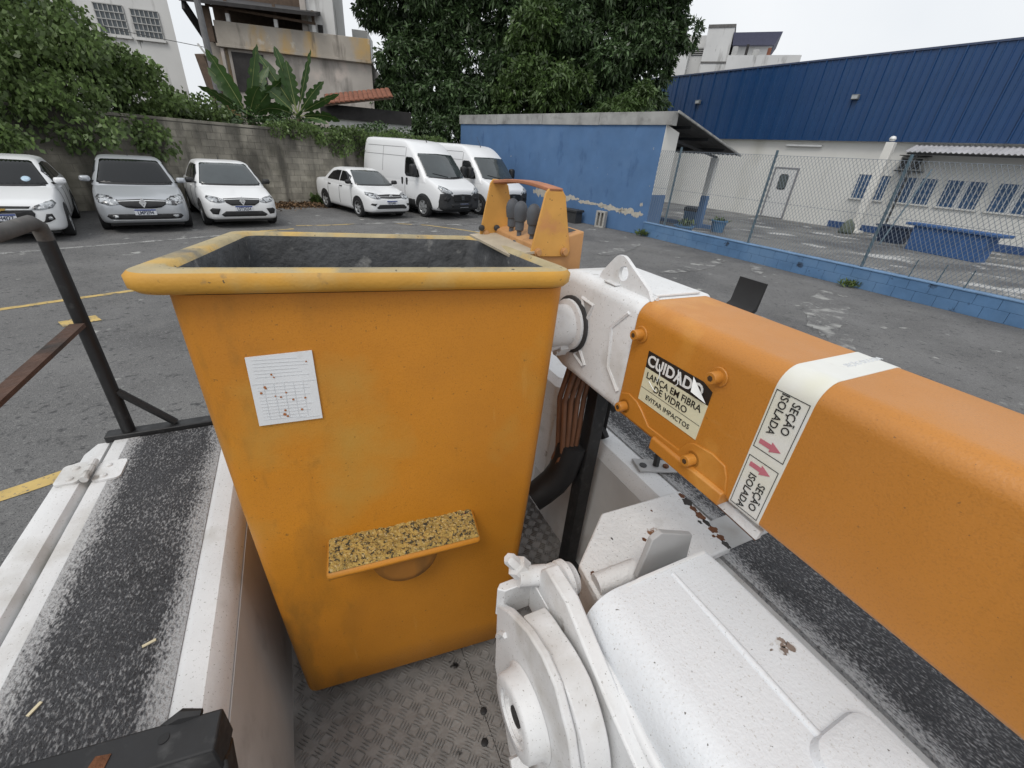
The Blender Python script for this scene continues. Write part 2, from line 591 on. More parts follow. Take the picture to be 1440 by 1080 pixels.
fence = thing('chain_link_fence', 'grey chain link fence on steel posts above the low blue wall', 'fence', (4.36, 16.35, 0), LROT)
postm = M('fence_post_paint', (.075, .12, .15), rough=.6, var=.25, vs=5)
wirem = M('fence_wire', (.17, .20, .235), rough=.5, var=.1)
for px in (.8, 3.95, 6.9, 9.75, 12.7):
    MB().tube([(px, .03, .47), (px, .03, 2.84)], .033, 8).build('post', postm, fence)
pitch, zt, zb, X0, X1 = .085, 2.72, .49, -.05, 14.6
wires = MB()


def wire(a, b):
    wires.tube([a, b], .0048, 3, cap=False)


hgt = zt - zb
run = hgt * .62
x = X0 - run
while x < X1:
    for sgn in (1, -1):
        xa, za, xb, zb2 = x, zb, x + run, zt
        if xa < X0:
            za = zb + (X0 - xa) / run * hgt
            xa = X0
        if xb > X1:
            zb2 = zb + (X1 - x) / run * hgt
            xb = X1
        if sgn < 0:
            wire((xa, -.002, zt + zb - za), (xb, -.002, zt + zb - zb2))
        else:
            wire((xa, .003, za), (xb, .003, zb2))
    x += pitch
tag(wires.build('wire_mesh', wirem, fence, smooth=0), kind='stuff')
for z in (zt, 1.6, zb):
    MB().tube([(X0, .006, z), (X1, .006, z)], .004, 4).build('tension_wire', wirem, fence)
for px in (7.85, 8.35, 8.8, 10.3):
    MB().tube([(px, .0, .47), (px + .02, .02, .85)], .012, 6).build('stake', postm, fence)

# ------------------------------------------------------------------ long building with blue cladding
BROT = -.9508
bd = thing('long_building', 'long white building with dark blue metal cladding above barred windows', 'building', (10.85, 33.85, 0), BROT)
wallb = M('building_white', (.70, .695, .665), rough=.85, var=.05, vs=.6, bump=.1, bs=20, layers=[((.54, .53, .48), .6, .55, .8, 6, (1, 1, .25))])
clad = M('blue_cladding', (.010, .050, .150), rough=.38, var=.12, vs=.8, layers=[((.015, .062, .165), 1.0, .5, .75, 5, (1, 1, .2))])
MB().box(-12, 34, 0, .25, 0, 4.2).build('wall', wallb, bd, smooth=0)
MB().box(-12, 34, -.02, 12, 4.2, 7.55).build('upper_volume', clad, bd, smooth=0)
MB().box(10.2, 34, -.035, -.001, 0, .32).build('base_stripe', M('base_blue', (.03, .075, .2), rough=.7), bd, smooth=0)
# cladding sheets, each a panel with standing ribs
PW = .92
prof = [(0, 0), (.015, .075), (.06, .075), (.085, 0), (.28, 0), (.30, .03), (.34, .03), (.36, 0), (.58, 0), (.60, .03), (.64, .03), (.66, 0), (.905, 0)]
pv, pf = [], []
for (x, d) in prof:
    pv += [(x, -d - .06, 0), (x, -d - .06, 3.55)]
pv += [(.905, 0, 0), (.905, 0, 3.55), (0, 0, 0), (0, 0, 3.55)]
npf = len(prof) + 2
for k in range(npf):
    a, b = 2 * k, 2 * ((k + 1) % npf)
    pf.append((a, b, b + 1, a + 1))
pf.append(tuple(2 * k for k in range(npf)))
pan = MB().add(pv, pf).mesh('cladding_panel')
for k in range(50):
    o = ob('cladding_panel', pan, clad, bd, smooth=0)
    o.location = (-12 + k * PW, -.22 + random.uniform(-.004, .004), 4.1)
MB().box(-12, 34, -.34, 12, 7.66, 7.74).build('roof_capping', M('cap_grey_blue', (.05, .07, .13), rough=.6), bd, smooth=0)
MB().box(-12, 34, -.21, -.001, 4.08, 4.098).build('soffit', wallb, bd, smooth=0)
pane_m = M('blue_pane', (.03, .085, .19), rough=.35, var=.3, vs=2)
barw = M('white_bar', (.66, .67, .67), rough=.5, var=.05)
for (x0, x1) in ((10.78, 12.14), (12.58, 13.98), (14.34, 15.68), (16.08, 17.42), (17.84, 19.2), (19.6, 21.0)):
    wn = MB().box(x0, x1, -.03, -.002, 1.54, 2.64).build('window', pane_m, bd, smooth=0)
    fr = MB()
    fr.box(x0 - .05, x1 + .05, -.06, -.002, 2.64, 2.69).box(x0 - .09, x1 + .09, -.1, -.002, 1.47, 1.54).box(x0 - .05, x0, -.06, -.002, 1.54, 2.64).box(x1, x1 + .05, -.06, -.002, 1.54, 2.64)
    fr.build('frame', wallb, wn, smooth=0)
    n = 8
    for k in range(n):
        xx = x0 + (x1 - x0) * (k + .5) / n
        w = .05 if k in (3, 4) else .03
        MB().box(xx - w / 2, xx + w / 2, -.075, -.035, 1.545, 2.635).build('bar', barw, wn, smooth=0)
    MB().box(x0 + (x1 - x0) * .47, x0 + (x1 - x0) * .53, -.05, -.031, 1.545, 2.635).build('mullion', barw, wn, smooth=0)
doorm = M('door_white', (.66, .66, .65), rough=.6, var=.04)
greyt = M('grey_trim', (.22, .22, .23), rough=.6)
dr = MB().box(6.45, 7.65, -.05, -.002, .06, 2.66).build('door', doorm, bd, smooth=0)
MB().box(6.36, 6.445, -.07, -.002, 0, 2.74).box(7.655, 7.74, -.07, -.002, 0, 2.74).box(6.445, 7.655, -.07, -.002, 2.665, 2.74).build('frame', greyt, dr, smooth=0)
MB().prism(rrect(7.05, 1.98, .42, .72, .12), lambda a, b, d: (a, d, b), -.055, -.075).build('door_window', M('grey_glass', (.10, .115, .115), rough=.2), dr)
MB().prism(rrect(7.05, 1.98, .52, .82, .15), lambda a, b, d: (a, d, b), -.052, -.062).build('window_rubber', darksteel, dr)
MB().box(6.52, 6.62, -.1, -.052, 1.1, 1.14).build('handle', greyt, dr, smooth=0)
MB().box(6.4, 7.7, -.4, -.075, 0, .07).build('door_step', yard, bd, smooth=0)
MB().box(6.6, 8.5, -.16, -.03, 3.8, 3.9).build('light_fitting', barw, bd, bevel=.02)
for (x, z) in ((.2, 6.15), (9.35, 6.0), (19.0, 5.9)):
    fl = MB().box(x - .16, x + .16, -.5, -.3, z - .12, z + .1).build('floodlight', M('lamp_grey', (.16, .17, .18), rough=.5), bd, bevel=.02)
    MB().box(x - .13, x + .13, -.515, -.502, z - .09, z + .05).build('lens', M('lamp_lens', (.4, .42, .43), rough=.2), fl, smooth=0)
ac = MB().box(12.32, 13.22, -.38, -.02, 2.92, 3.48).build('air_conditioner', M('ac_grey', (.40, .40, .38), rough=.6), bd, bevel=.02)
MB().box(12.38, 12.74, -.395, -.381, 2.98, 3.42).build('grille', darksteel, ac, smooth=0)
MB().box(12.8, 13.16, -.395, -.381, 2.98, 3.42).build('grille', darksteel, ac, smooth=0)
MB().box(12.25, 13.3, -.45, -.02, 2.86, 2.915).build('bracket', darksteel, ac, smooth=0)
MB().box(12.25, 13.35, -.55, -.02, 3.52, 3.55).build('rain_cover', darksteel, ac, smooth=0)
# corrugated awning
for k in range(16):
    v, f = [], []
    x0 = 12.6 + k * 1.06
    for i in range(25):
        x = x0 + 1.08 * i / 24
        dz = .03 * math.sin(2 * PI * x / .18)
        for (y, z) in ((-.05, 4.02), (-1.3, 3.66)):
            v += [(x, y, z + dz), (x, y, z + dz - .012)]
    for i in range(24):
        a, b = 4 * i, 4 * i + 4
        f += [(a, a + 2, b + 2, b), (a + 1, b + 1, b + 3, a + 3), (a + 2, a + 3, b + 3, b + 2)]
    MB().add(v, f).build('awning_sheet', M('awning_fibre', (.40, .40, .42), rough=.8, var=.2, vs=2), bd, smooth=60)
MB().box(12.7, 29, -1.2, -1.12, 3.55, 3.63).build('awning_beam', darksteel, bd, smooth=0)
MB().tube([(13.1, -1.15, 0), (13.1, -1.15, 3.6)], .045, 8).build('awning_post', darksteel, bd)
MB().tube([(18.6, -1.15, 0), (18.6, -1.15, 3.6)], .045, 8).build('awning_post', darksteel, bd)


def BDP(x, y, z=0):
    c, s_ = math.cos(BROT), math.sin(BROT)
    return (10.85 + x * c - y * s_, 33.85 + x * s_ + y * c, z)


pl = thing('white_pillar', 'square white concrete pillar in front of the long building', 'pillar', BDP(12.0, -1.36), BROT)
MB().box(-.17, .17, -.17, .17, .12, 4.0).build('shaft', whitew, pl, bevel=.015)
MB().box(-.32, .32, -.32, .32, 0, .12).build('base', whitew, pl, bevel=.015)
lp = MB().lathe([(.02, -.1), (.1, -.08), (.14, 0), (.1, .09), (.02, .12)], (0, -.05, 4.14), (0, 0, 1), 16).build('globe_lamp', M('white_plastic', (.75, .76, .76), rough=.3), pl)
bluet = M('blue_bench_paint', (.035, .10, .26), rough=.7, var=.2, vs=3)
ct = thing('blue_counter', 'blue painted masonry counter with overhanging slab behind the fence', 'counter', (16.15, 17.33, 0), math.atan2(-.952, .305))
MB().loft([rr_ for rr_ in [[(-1.2, -.3, .0), (1.2, -.3, .0), (1.2, .3, 0), (-1.2, .3, 0)], [(-1.25, -.3, .9), (1.25, -.3, .9), (1.25, .3, .9), (-1.25, .3, .9)]]]).build('body', bluet, ct, bevel=.02)
MB().box(-1.55, 1.55, -.38, .38, .9, 1.0).build('slab', bluet, ct, bevel=.02)
tr = thing('dark_trough', 'dark blue trough bin beside the blue counter', 'bin', (16.3, 20.2, 0), -1.0)
MB().loft([[(-.4, -.3, 0), (.4, -.3, 0), (.4, .3, 0), (-.4, .3, 0)], [(-.62, -.42, .7), (.62, -.42, .7), (.62, .42, .7), (-.62, .42, .7)], [(-.55, -.36, .7), (.55, -.36, .7), (.55, .36, .7), (-.55, .36, .7)], [(-.35, -.25, .1), (.35, -.25, .1), (.35, .25, .1), (-.35, .25, .1)]]).build('tub', M('tub_dark_blue', (.015, .03, .07), rough=.5), tr)
MB().box(-.66, .66, -.46, -.4, .64, .72).build('rim', M('tub_dark_blue', (.015, .03, .07)), tr, bevel=.01)
po = MB().tube([(15.04, 19.16, 0), (16.9, 20.6, 2.95)], .03, 8).build('leaning_pole', postm)
tag(po, 'thin dark pole leaning beside the trough bin', 'pole')
bag = MB()
rings = []
for i, (r, z) in enumerate([(.30, 0), (.34, .12), (.32, .32), (.24, .5), (.12, .62), (.02, .66)]):
    rings.append([(r * math.cos(a) * (1 + .08 * math.sin(3 * a + i)), .7 * r * math.sin(a), z + .03 * math.sin(2 * a)) for a in [2 * PI * k / 14 for k in range(14)]])
o = tag(bag.loft(rings).build('garden_bag', M('bag_green_grey', (.11, .13, .10), rough=.8, var=.4, vs=9), smooth=80), 'grey green sack slumped at the foot of the white pillar', 'bag')
o.location = (15.75, 22.45, 0)


def planter(loc, label, r, h, mat, leafy, rz=0):
    t = thing('planter_tub', label, 'planter', loc, rz, 'tubs by the shed post')
    MB().lathe([(r * .75, 0), (r, h), (r * 1.12, h), (r * 1.12, h + .05), (r * .92, h + .05), (r * .85, h - .08)], (0, 0, 0), (0, 0, 1), 18).build('tub', mat, t)
    return t


tubm = M('planter_blue', (.06, .16, .30), rough=.6)
PLANTERS = [planter(SHP(.55, 4.55), 'round blue planter tub in front of the shed post', .3, .42, tubm, True), planter(SHP(.45, 1.9), 'low blue planter tub beside the shed end wall', .34, .3, tubm, True)]
t = thing('waste_bin', 'blue bin with black lid beside the shed post', 'bin', SHP(-1.1, 5.3), -.8)
MB().loft([[(x, y, 0) for x, y in rrect(0, 0, .5, .45, .06)], [(x, y, .6) for x, y in rrect(0, 0, .62, .56, .07)]]).build('body', tubm, t)
MB().loft([[(x, y, .6) for x, y in rrect(0, 0, .68, .62, .08)], [(x, y, .74) for x, y in rrect(0, 0, .66, .6, .08)], [(x, y, .8) for x, y in rrect(0, 0, .5, .44, .08)]]).build('lid', M('black_plastic', (.02, .02, .021), rough=.45), t)
# ------------------------------------------------------------------ bucket truck (local axes: x across, y along the truck, z up)
TROT = .479
tk = thing('bucket_truck', 'white utility truck with orange lift bucket, orange boom and side tool lockers', 'truck', (0, 0, 0), TROT)
white_t = M('truck_white', (.69, .695, .70), rough=.5, var=.07, vs=6, bump=.12, bs=70, layers=[
    ((.30, .29, .27), 260, .66, .72, 2), ((.44, .42, .385), 6, .54, .76, 8), ((.24, .22, .20), 14, .68, .76, 8), ((.22, .12, .06), 16, .74, .77, 6)])
white_rust = M('truck_white_rusty', (.70, .70, .70), rough=.6, var=.08, vs=8, bump=.35, bs=90, layers=[
    ((.36, .34, .31), 9, .58, .75, 6), ((.20, .085, .03), 13, .69, .715, 6), ((.04, .03, .025), 18, .735, .75, 5), ((.3, .29, .27), 240, .66, .72, 2)])
white_spk = M('arm_white', (.71, .735, .765), rough=.5, var=.04, vs=5, bump=.18, bs=160, layers=[
    ((.55, .55, .545), 300, .62, .70, 2), ((.12, .11, .1), 150, .73, .755, 2), ((.58, .57, .55), 4, .6, .8, 7)])
greyside = M('locker_side', (.52, .51, .50), rough=.6, var=.12, vs=5, layers=[((.20, .12, .09), 2.4, .62, .80, 6), ((.36, .35, .34), 6, .58, .75, 6)])
orange = M('bucket_orange', (.53, .212, .017), rough=.48, var=.08, vs=4, bump=.10, bs=260, spec=.4, layers=[
    ((.42, .165, .018), 2.0, .48, .72, 6), ((.62, .36, .10), 26, .68, .74, 9, (1, 1, .12), 'n', .3), ((.40, .15, .012), 420, .52, .66, 2, None, 'n', .5), ((.22, .11, .02), 11, -.06, -.27, 8, (1.2, 1, .45), 'x', .6), ((.20, .10, .02), 7, .68, .80, 8, (1.3, 1, .4), 'n', .6), ((.16, .085, .02), 60, .71, .77, 5, None, 'n', .8), ((.46, .26, .05), 3.0, .6, .8, 6), ((.20, .10, .02), 150, .70, .75, 2, None, 'n', .7), ((.22, .11, .02), 16, .66, .78, 7, (1.2, 1, .5), 'n', .5)])
yellow_rim = M('bucket_rim', (.53, .275, .038), rough=.6, var=.14, vs=7, bump=.12, bs=220, layers=[
    ((.46, .33, .13), 6, .54, .74, 7), ((.15, .12, .075), 18, .64, .74, 6), ((.08, .06, .03), 90, .7, .74, 3)])
rim_top = M('bucket_rim_top', (.40, .33, .19), rough=.8, var=.2, vs=9, bump=.25, bs=180, layers=[((.15, .14, .12), 5, .52, .7, 7), ((.55, .36, .11), 9, .52, .68, 6), ((.05, .045, .04), 60, .66, .71, 3)])
liner_m = M('bucket_liner', (.075, .078, .083), rough=.7, var=.35, vs=8, bump=.9, bs=30, layers=[((.03, .031, .033), 3, .48, .66, 8), ((.22, .22, .215), 18, .62, .72, 8)])
boom_o = M('boom_orange', (.51, .203, .026), rough=.40, var=.07, vs=3, bump=.10, bs=260, spec=.65, layers=[
    ((.45, .175, .02), 2.2, .5, .75, 6), ((.42, .17, .02), 9, .52, .68, 7, (1, 1, .15), 'n', .6), ((.62, .40, .16), 20, .68, .76, 9, (1, .15, 1), 'n', .3), ((.38, .15, .02), 420, .52, .66, 2, None, 'n', .45), ((.22, .10, .02), 55, .72, .78, 4, None, 'n', .8), ((.15, .08, .03), 190, .73, .76, 2, None, 'n', .7), ((.66, .33, .07), 5, .6, .8, 6)])
console_o = M('console_faded', (.48, .25, .10), rough=.65, var=.14, vs=14, layers=[((.60, .36, .17), 8, .5, .7, 6), ((.30, .12, .05), 22, .64, .72, 5)])
handle_o = M('handle_faded', (.60, .31, .07), rough=.6, var=.12, vs=16, layers=[((.5, .2, .1), 7, .6, .75, 5), ((.1, .05, .02), 120, .7, .74, 2)])
blackp = M('black_paint', (.014, .014, .015), rough=.5, var=.3, vs=20, layers=[((.05, .05, .05), 30, .6, .75, 5), ((.10, .045, .02), 9, .72, .78, 5)])
rustbar = M('rusted_bar', (.085, .045, .03), rough=.8, var=.35, vs=20, bump=.4, bs=90, layers=[((.03, .025, .022), 8, .5, .7, 6)])
rust = M('rust', (.13, .05, .02), rough=.9, var=.5, vs=40, bump=.6, bs=90)
rubber = M('black_rubber', (.012, .012, .013), rough=.6, var=.2)
hose_m = M('hose_brown', (.165, .075, .04), rough=.55, var=.25, vs=12, layers=[((.08, .04, .03), 10, .55, .7, 5)])
steel = M('bare_steel', (.42, .42, .41), rough=.45, metal=.6, var=.2, vs=20)
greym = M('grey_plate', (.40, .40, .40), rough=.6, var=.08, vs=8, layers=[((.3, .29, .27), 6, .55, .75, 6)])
tread_m = M('tread_plate', (.25, .24, .23), rough=.5, metal=.25, var=.25, vs=6, bump=.3, bs=60, layers=[((.085, .08, .076), 2.6, .5, .7, 7), ((.30, .29, .28), 7, .56, .74, 6), ((.015, .014, .014), 9, .71, .735, 4)])


def antiskid(name, x0, x1, fade, axis='X'):
    """black gritty deck paint with white flecks that gets thin towards its edges x0 and x1"""
    m = M(name, (.048, .049, .054), rough=.8, var=.3, vs=14, bump=1.0, bs=170, bdetail=3)
    N, L = m.node_tree.nodes, m.node_tree.links
    b = [n for n in N if n.type == 'BSDF_PRINCIPLED'][0]
    tc = N.new('ShaderNodeTexCoord')
    sp = N.new('ShaderNodeSeparateXYZ')
    L.new(tc.outputs['Object'], sp.inputs[0])

    def mr(v, a, c, d, e):
        r = N.new('ShaderNodeMapRange')
        for k_, q in zip(('From Min', 'From Max', 'To Min', 'To Max'), (a, c, d, e)):
            r.inputs[k_].default_value = q
        L.new(v, r.inputs['Value'])
        return r.outputs[0]
    a = mr(sp.outputs[axis], x0, x0 + fade, 1, 0)
    c = mr(sp.outputs[axis], x1 - fade, x1, 0, 1)
    mx = N.new('ShaderNodeMath')
    mx.operation = 'MAXIMUM'
    L.new(a, mx.inputs[0])
    L.new(c, mx.inputs[1])
    nz = N.new('ShaderNodeTexNoise')
    nz.inputs['Scale'].default_value = 200
    nz.inputs['Detail'].default_value = 5
    nz.inputs['Roughness'].default_value = .62
    mp = N.new('ShaderNodeMapping')
    mp.inputs['Scale'].default_value = (1.35, .6, 1)
    mp.inputs['Rotation'].default_value = (0, 0, .4)
    L.new(tc.outputs['Object'], mp.inputs[0])
    L.new(mp.outputs[0], nz.inputs['Vector'])
    nb = N.new('ShaderNodeTexNoise')
    nb.inputs['Scale'].default_value = 9
    nb.inputs['Detail'].default_value = 4
    L.new(tc.outputs['Object'], nb.inputs['Vector'])
    s1 = N.new('ShaderNodeMath')
    s1.operation = 'MULTIPLY_ADD'
    L.new(mx.outputs[0], s1.inputs[0])
    s1.inputs[1].default_value = .34
    L.new(nz.outputs['Fac'], s1.inputs[2])
    s2 = N.new('ShaderNodeMath')
    s2.operation = 'MULTIPLY_ADD'
    L.new(nb.outputs['Fac'], s2.inputs[0])
    s2.inputs[1].default_value = .22
    L.new(s1.outputs[0], s2.inputs[2])
    f = mr(s2.outputs[0], .62, .86, 0, 1)
    mi = N.new('ShaderNodeMix')
    mi.data_type = 'RGBA'
    L.new(f, mi.inputs[0])
    old = b.inputs['Base Color'].links[0].from_socket
    L.new(old, mi.inputs[6])
    mi.inputs[7].default_value = (.45, .45, .455, 1)
    L.new(mi.outputs[2], b.inputs['Base Color'])
    return m


def alongy(poly, y0, y1, n=1):
    return MB().loft([[(a, y0 + (y1 - y0) * k / n, b) for a, b in poly] for k in range(n + 1)])


# deck: tread plates with raised bars
DZ = .90
deck = MB().box(-.75, 1.32, -1.4, 1.5, DZ - .16, DZ - .012).build('deck', M('deck_frame', (.09, .09, .09), rough=.8), tk, smooth=0)
for (x0, x1) in ((-.194, .262), (.264, .77)):
    MB().box(x0, x1, -1.2, 1.45, DZ - .01, DZ).build('floor_plate', tread_m, deck, smooth=0)
bv, bf = [], []
cell = .034
nxc, nyc = int(.955 / cell), int(1.15 / cell)
for i in range(nxc):
    for j in range(nyc):
        cx, cy = -.19 + (i + .5) * cell, .28 + (j + .5) * cell
        ang = PI / 4 if (i + j) % 2 else -PI / 4
        ca, sa = math.cos(ang), math.sin(ang)
        for k in range(4):
            off = (k - 1.5) * .0078
            hl, hw = .0135, .0021
            base = len(bv)
            for (a, b, z) in ((-hl, 0, 0), (0, -hw, 0), (hl, 0, 0), (0, hw, 0), (-hl * .55, 0, .0024), (hl * .55, 0, .0024)):
                b2 = b + off
                bv.append((cx + a * ca - b2 * sa, cy + a * sa + b2 * ca, DZ + z * 1.7))
            bf += [(base, base + 1, base + 5, base + 4), (base + 1, base + 2, base + 5, base + 5), (base + 2, base + 3, base + 4, base + 5), (base + 3, base, base + 4, base + 4)]
bf = [tuple(dict.fromkeys(f)) for f in bf]
tag(MB().add(bv, bf).build('tread_bars', tread_m, deck, smooth=0), kind='stuff')
for (x, y) in ((.263, .52), (.263, .86), (.24, .455), (.263, .2)):
    MB().lathe([(.009, 0), (.009, .004), (.006, .005)], (x, y, DZ + .001), (0, 0, 1), 10).build('rivet', blackp, deck)

# left tool locker
lk = alongy([(-.195, .62), (-.195, .9), (-.228, 1.355), (-.236, 1.385), (-.252, 1.4), (-.285, 1.402), (-.297, 1.397), (-.303, 1.392), (-.51, 1.392), (-.52, 1.397), (-.578, 1.397), (-.584, 1.39), (-.584, .62)], -1.3, 1.405, 6).build('tool_locker', white_t, tk)
lk['label'] = 'white tool locker with black gritty top left of the bucket'
side = alongy([(-.1935, .9), (-.1955, .9), (-.226, 1.345), (-.224, 1.345)], -1.29, 1.39, 4).build('side_panel', greyside, lk, smooth=0)
MB().box(-.545, -.299, -1.2, 1.40, 1.393, 1.3985).build('gritty_top', antiskid('antiskid_left', -.55, -.292, .055), lk, smooth=0)
alongy([(-.592, 1.30), (-.592, 1.39), (-.60, 1.403), (-.625, 1.407), (-.655, 1.40), (-.675, 1.37), (-.69, 1.30), (-.69, .62), (-.592, .62)], -1.3, 1.30, 4).build('lid', white_t, lk)
alongy([(-.592, .62), (-.592, 1.39), (-.62, 1.39), (-.66, 1.36), (-.675, 1.3), (-.675, .62)], 1.302, 1.41, 1).build('end_post', white_t, lk)
hg = MB()
hg.prism(rrect(-.548, 1.245, .06, .085, .012), lambda a, b, d: (a, b, d), 1.3975, 1.4035)
hg.build('hinge_leaf', white_t, lk)
MB().prism(rrect(-.625, 1.245, .05, .085, .012), lambda a, b, d: (a, b, d), 1.405, 1.411).build('hinge_leaf', white_t, lk)
for k in range(3):
    MB().tube([(-.588, 1.205 + .028 * k, 1.412), (-.588, 1.231 + .028 * k, 1.412)], .009, 10).build('hinge_knuckle', white_t, lk)
for (x, y) in ((-.555, 1.22), (-.555, 1.265), (-.62, 1.22), (-.62, 1.265)):
    MB().lathe([(.009, 0), (.007, .004), (.002, .006)], (x, y, 1.4035 if x > -.58 else 1.411), (0, 0, 1), 10).build('hinge_rivet', white_t, lk)
pale = M('dry_straw', (.62, .55, .38), rough=.8)
for (x, y, a) in ((-.36, .66, .3), (-.49, .60, 1.0)):
    c, s_ = math.cos(a), math.sin(a)
    MB().obox((x, y, 1.4005), (x + .02 * c, y + .02 * s_, 1.401), .005, .002).build('straw', pale, lk, smooth=0)

# right tool locker
rk = alongy([(.758, .62), (.758, .9), (.770, 1.38), (.775, 1.41), (.79, 1.428), (.825, 1.432), (.85, 1.43), (.858, 1.422), (1.2, 1.422), (1.22, 1.42), (1.22, .62)], -1.3, 1.2, 6).build('tool_locker', white_t, tk)
rk['label'] = 'white tool locker with gritty top under the boom'
alongy([(.7565, .9), (.7555, .9), (.7675, 1.385), (.7685, 1.385)], -1.29, 1.19, 4).build('side_panel', greyside, rk, smooth=0)
MB().box(.785, 1.18, -1.2, .385, 1.4225, 1.4345).build('gritty_top', antiskid('antiskid_right', .77, 1.23, .06), rk, smooth=0)
MB().box(.862, 1.18, .471, 1.15, 1.4225, 1.428).build('gritty_top', antiskid('antiskid_far', .85, 1.23, .06), rk, smooth=0)
MB().box(.80, 1.19, .386, .47, 1.4225, 1.4335).build('plain_strip', greym, rk, smooth=0)
rb = MB().prism([(.80, .69), (.815, .745), (.91, .70), (.905, .645)], lambda a, b, d: (a, b, d), 1.4325, 1.44).build('catch_plate', greym, rk, bevel=.002)
MB().lathe([(.011, 0), (.011, .002)], (.825, .705, 1.4402), (0, 0, 1), 12).build('bolt_hole', blackp, rb)
MB().lathe([(.009, 0), (.009, .006)], (.885, .675, 1.4402), (0, 0, 1), 6).build('bolt', rust, rb)
MB().tube([(.86, .69, 1.44), (.87, .70, 1.47), (.90, .705, 1.50)], .009, 8).build('latch', blackp, rb)
MB().tube([(.80, .86, 1.44), (.79, .90, 1.49), (.83, .94, 1.53), (.87, .92, 1.50)], .014, 8).build('rubber_strap', rubber, rk)
# white inner cabinet standing at the far end of the right locker
MB().loft([[(x, y, z) for x, y in rrect(.97, 1.30, .42, .4, .03)] for z in (.9, 1.5)] + [[(x, y, 1.525) for x, y in rrect(.97, 1.30, .38, .36, .03)]]).build('inner_cabinet', white_t, tk)

# handrail at the left locker end
hr = MB().tube([(-.545, 1.425, 1.40), (-.545, 1.425, 1.98)], .0165, 12).build('handrail', blackp, tk)
MB().tube([(-.545, 1.425, 1.965), (-.545, 1.418, 1.995), (-.547, 1.395, 2.008), (-.55, 1.2, 2.008), (-.56, .2, 2.008)], .0165, 12).build('top_rail', M('worn_grey_rail', (.085, .08, .076), rough=.65, var=.3, vs=18, layers=[((.16, .14, .12), 12, .55, .7, 5)]), hr)
MB().obox((-.548, 1.405, 1.755), (-.56, .2, 1.752), .03, .01).build('mid_rail', rustbar, hr)
MB().tube([(-.535, 1.425, 1.545), (-.43, 1.428, 1.415)], .011, 10).build('brace', blackp, hr)
MB().box(-.60, -.25, 1.404, 1.445, 1.39, 1.412).build('base_plate', blackp, hr, bevel=.003)

# black bar crossing the locker in the foreground
fb = MB().obox((-.95, .505, 1.468), (-.198, .4115, 1.468), .052, .062)
fb = fb.build('cross_bar', blackp, tk, bevel=.003)
MB().lathe([(.0065, 0), (.0065, .001)], (-.262, .426, 1.4995), (0, 0, 1), 14).build('bolt_hole', rubber, fb)
MB().lathe([(.013, 0), (.013, .004), (.007, .007)], (-.40, .43, 1.4993), (0, 0, 1), 14).build('bolt', M('bright_zinc', (.7, .7, .68), rough=.35, metal=.7), fb)
MB().prism([(-.345, .415), (-.335, .437), (-.318, .433), (-.322, .418), (-.334, .408)], lambda a, b, d: (a, b, d), 1.4993, 1.5003).build('rust_patch', rust, fb, smooth=0)
MB().tube([(-.27, .446, 1.492), (-.245, .447, 1.498), (-.222, .442, 1.496)], [.004, .01, .006], 7).build('torn_rubber', rubber, fb)
MB().obox((-.222, .412, 1.44), (-.218, .30, 1.26), .05, .05).build('bar_leg', blackp, fb, bevel=.003)

# ------------------------------------------------------------------ the bucket
Wb = Matrix.Translation((-.351, 1.017, 2.009)) @ Matrix.Rotation(.369, 4, 'Z') @ Matrix.Rotation(-.083, 4, 'X') @ Matrix.Rotation(.007, 4, 'Y')
BL = Matrix.Rotation(-TROT, 4, 'Z') @ Wb


def sect(z, x0, x1, y0, y1, r, n=6):
    return [(x, y, z) for x, y in rrect((x0 + x1) / 2, (y0 + y1) / 2, x1 - x0, y1 - y0, r, n)]


rings = []
for k in range(13):
    a = k / 12
    z = -1.055 + a * 1.015
    bow = .004 * math.sin(PI * a)
    rings.append(sect(z, -.258 - .066 * a - bow, .276 + .082 * a + bow, -.308 - .008 * a - bow, .295 + .02 * a + bow, .028 + .012 * a))
rings.insert(0, sect(-1.078, -.235, .245, -.285, .275, .03))
bkm = MB().loft(rings, cap=False)
bkm.add(rings[0], [tuple(range(len(rings[0])))])
bucket = bkm.build('bucket', orange, tk, smooth=50)
bucket['label'] = 'orange fibreglass work bucket with tapered sides and dark inside'
bucket.matrix_basis = BL
rr = [sect(-.036, -.322, .354, -.315, .315, .045), sect(-.0345, -.356, .355, -.338, .343, .045), sect(-.027, -.366, .362, -.346, .350, .05),
      sect(-.010, -.368, .364, -.348, .352, .052), sect(-.003, -.362, .358, -.342, .346, .05)]
MB().loft(rr, cap=False).build('rim', yellow_rim, bucket, smooth=60)
rr = [sect(-.003, -.362, .358, -.342, .346, .05), sect(.001, -.352, .348, -.333, .335, .045), sect(.001, -.322, .336, -.312, .310, .04), sect(-.008, -.314, .328, -.304, .302, .036)]
MB().loft(rr, cap=False).build('rim_top', rim_top, bucket, smooth=60)
rr = [sect(-.008, -.314, .328, -.304, .302, .036)] + [sect(-.02 - .1 * k, -.309 + .0065 * k, .323 - .0075 * k, -.301 + .001 * k, .299 - .002 * k, .035) for k in range(11)]
inn = MB().loft(rr, cap=False)
inn.add(rr[-1], [tuple(range(len(rr[-1])))])
inn.build('liner', liner_m, bucket, smooth=60)
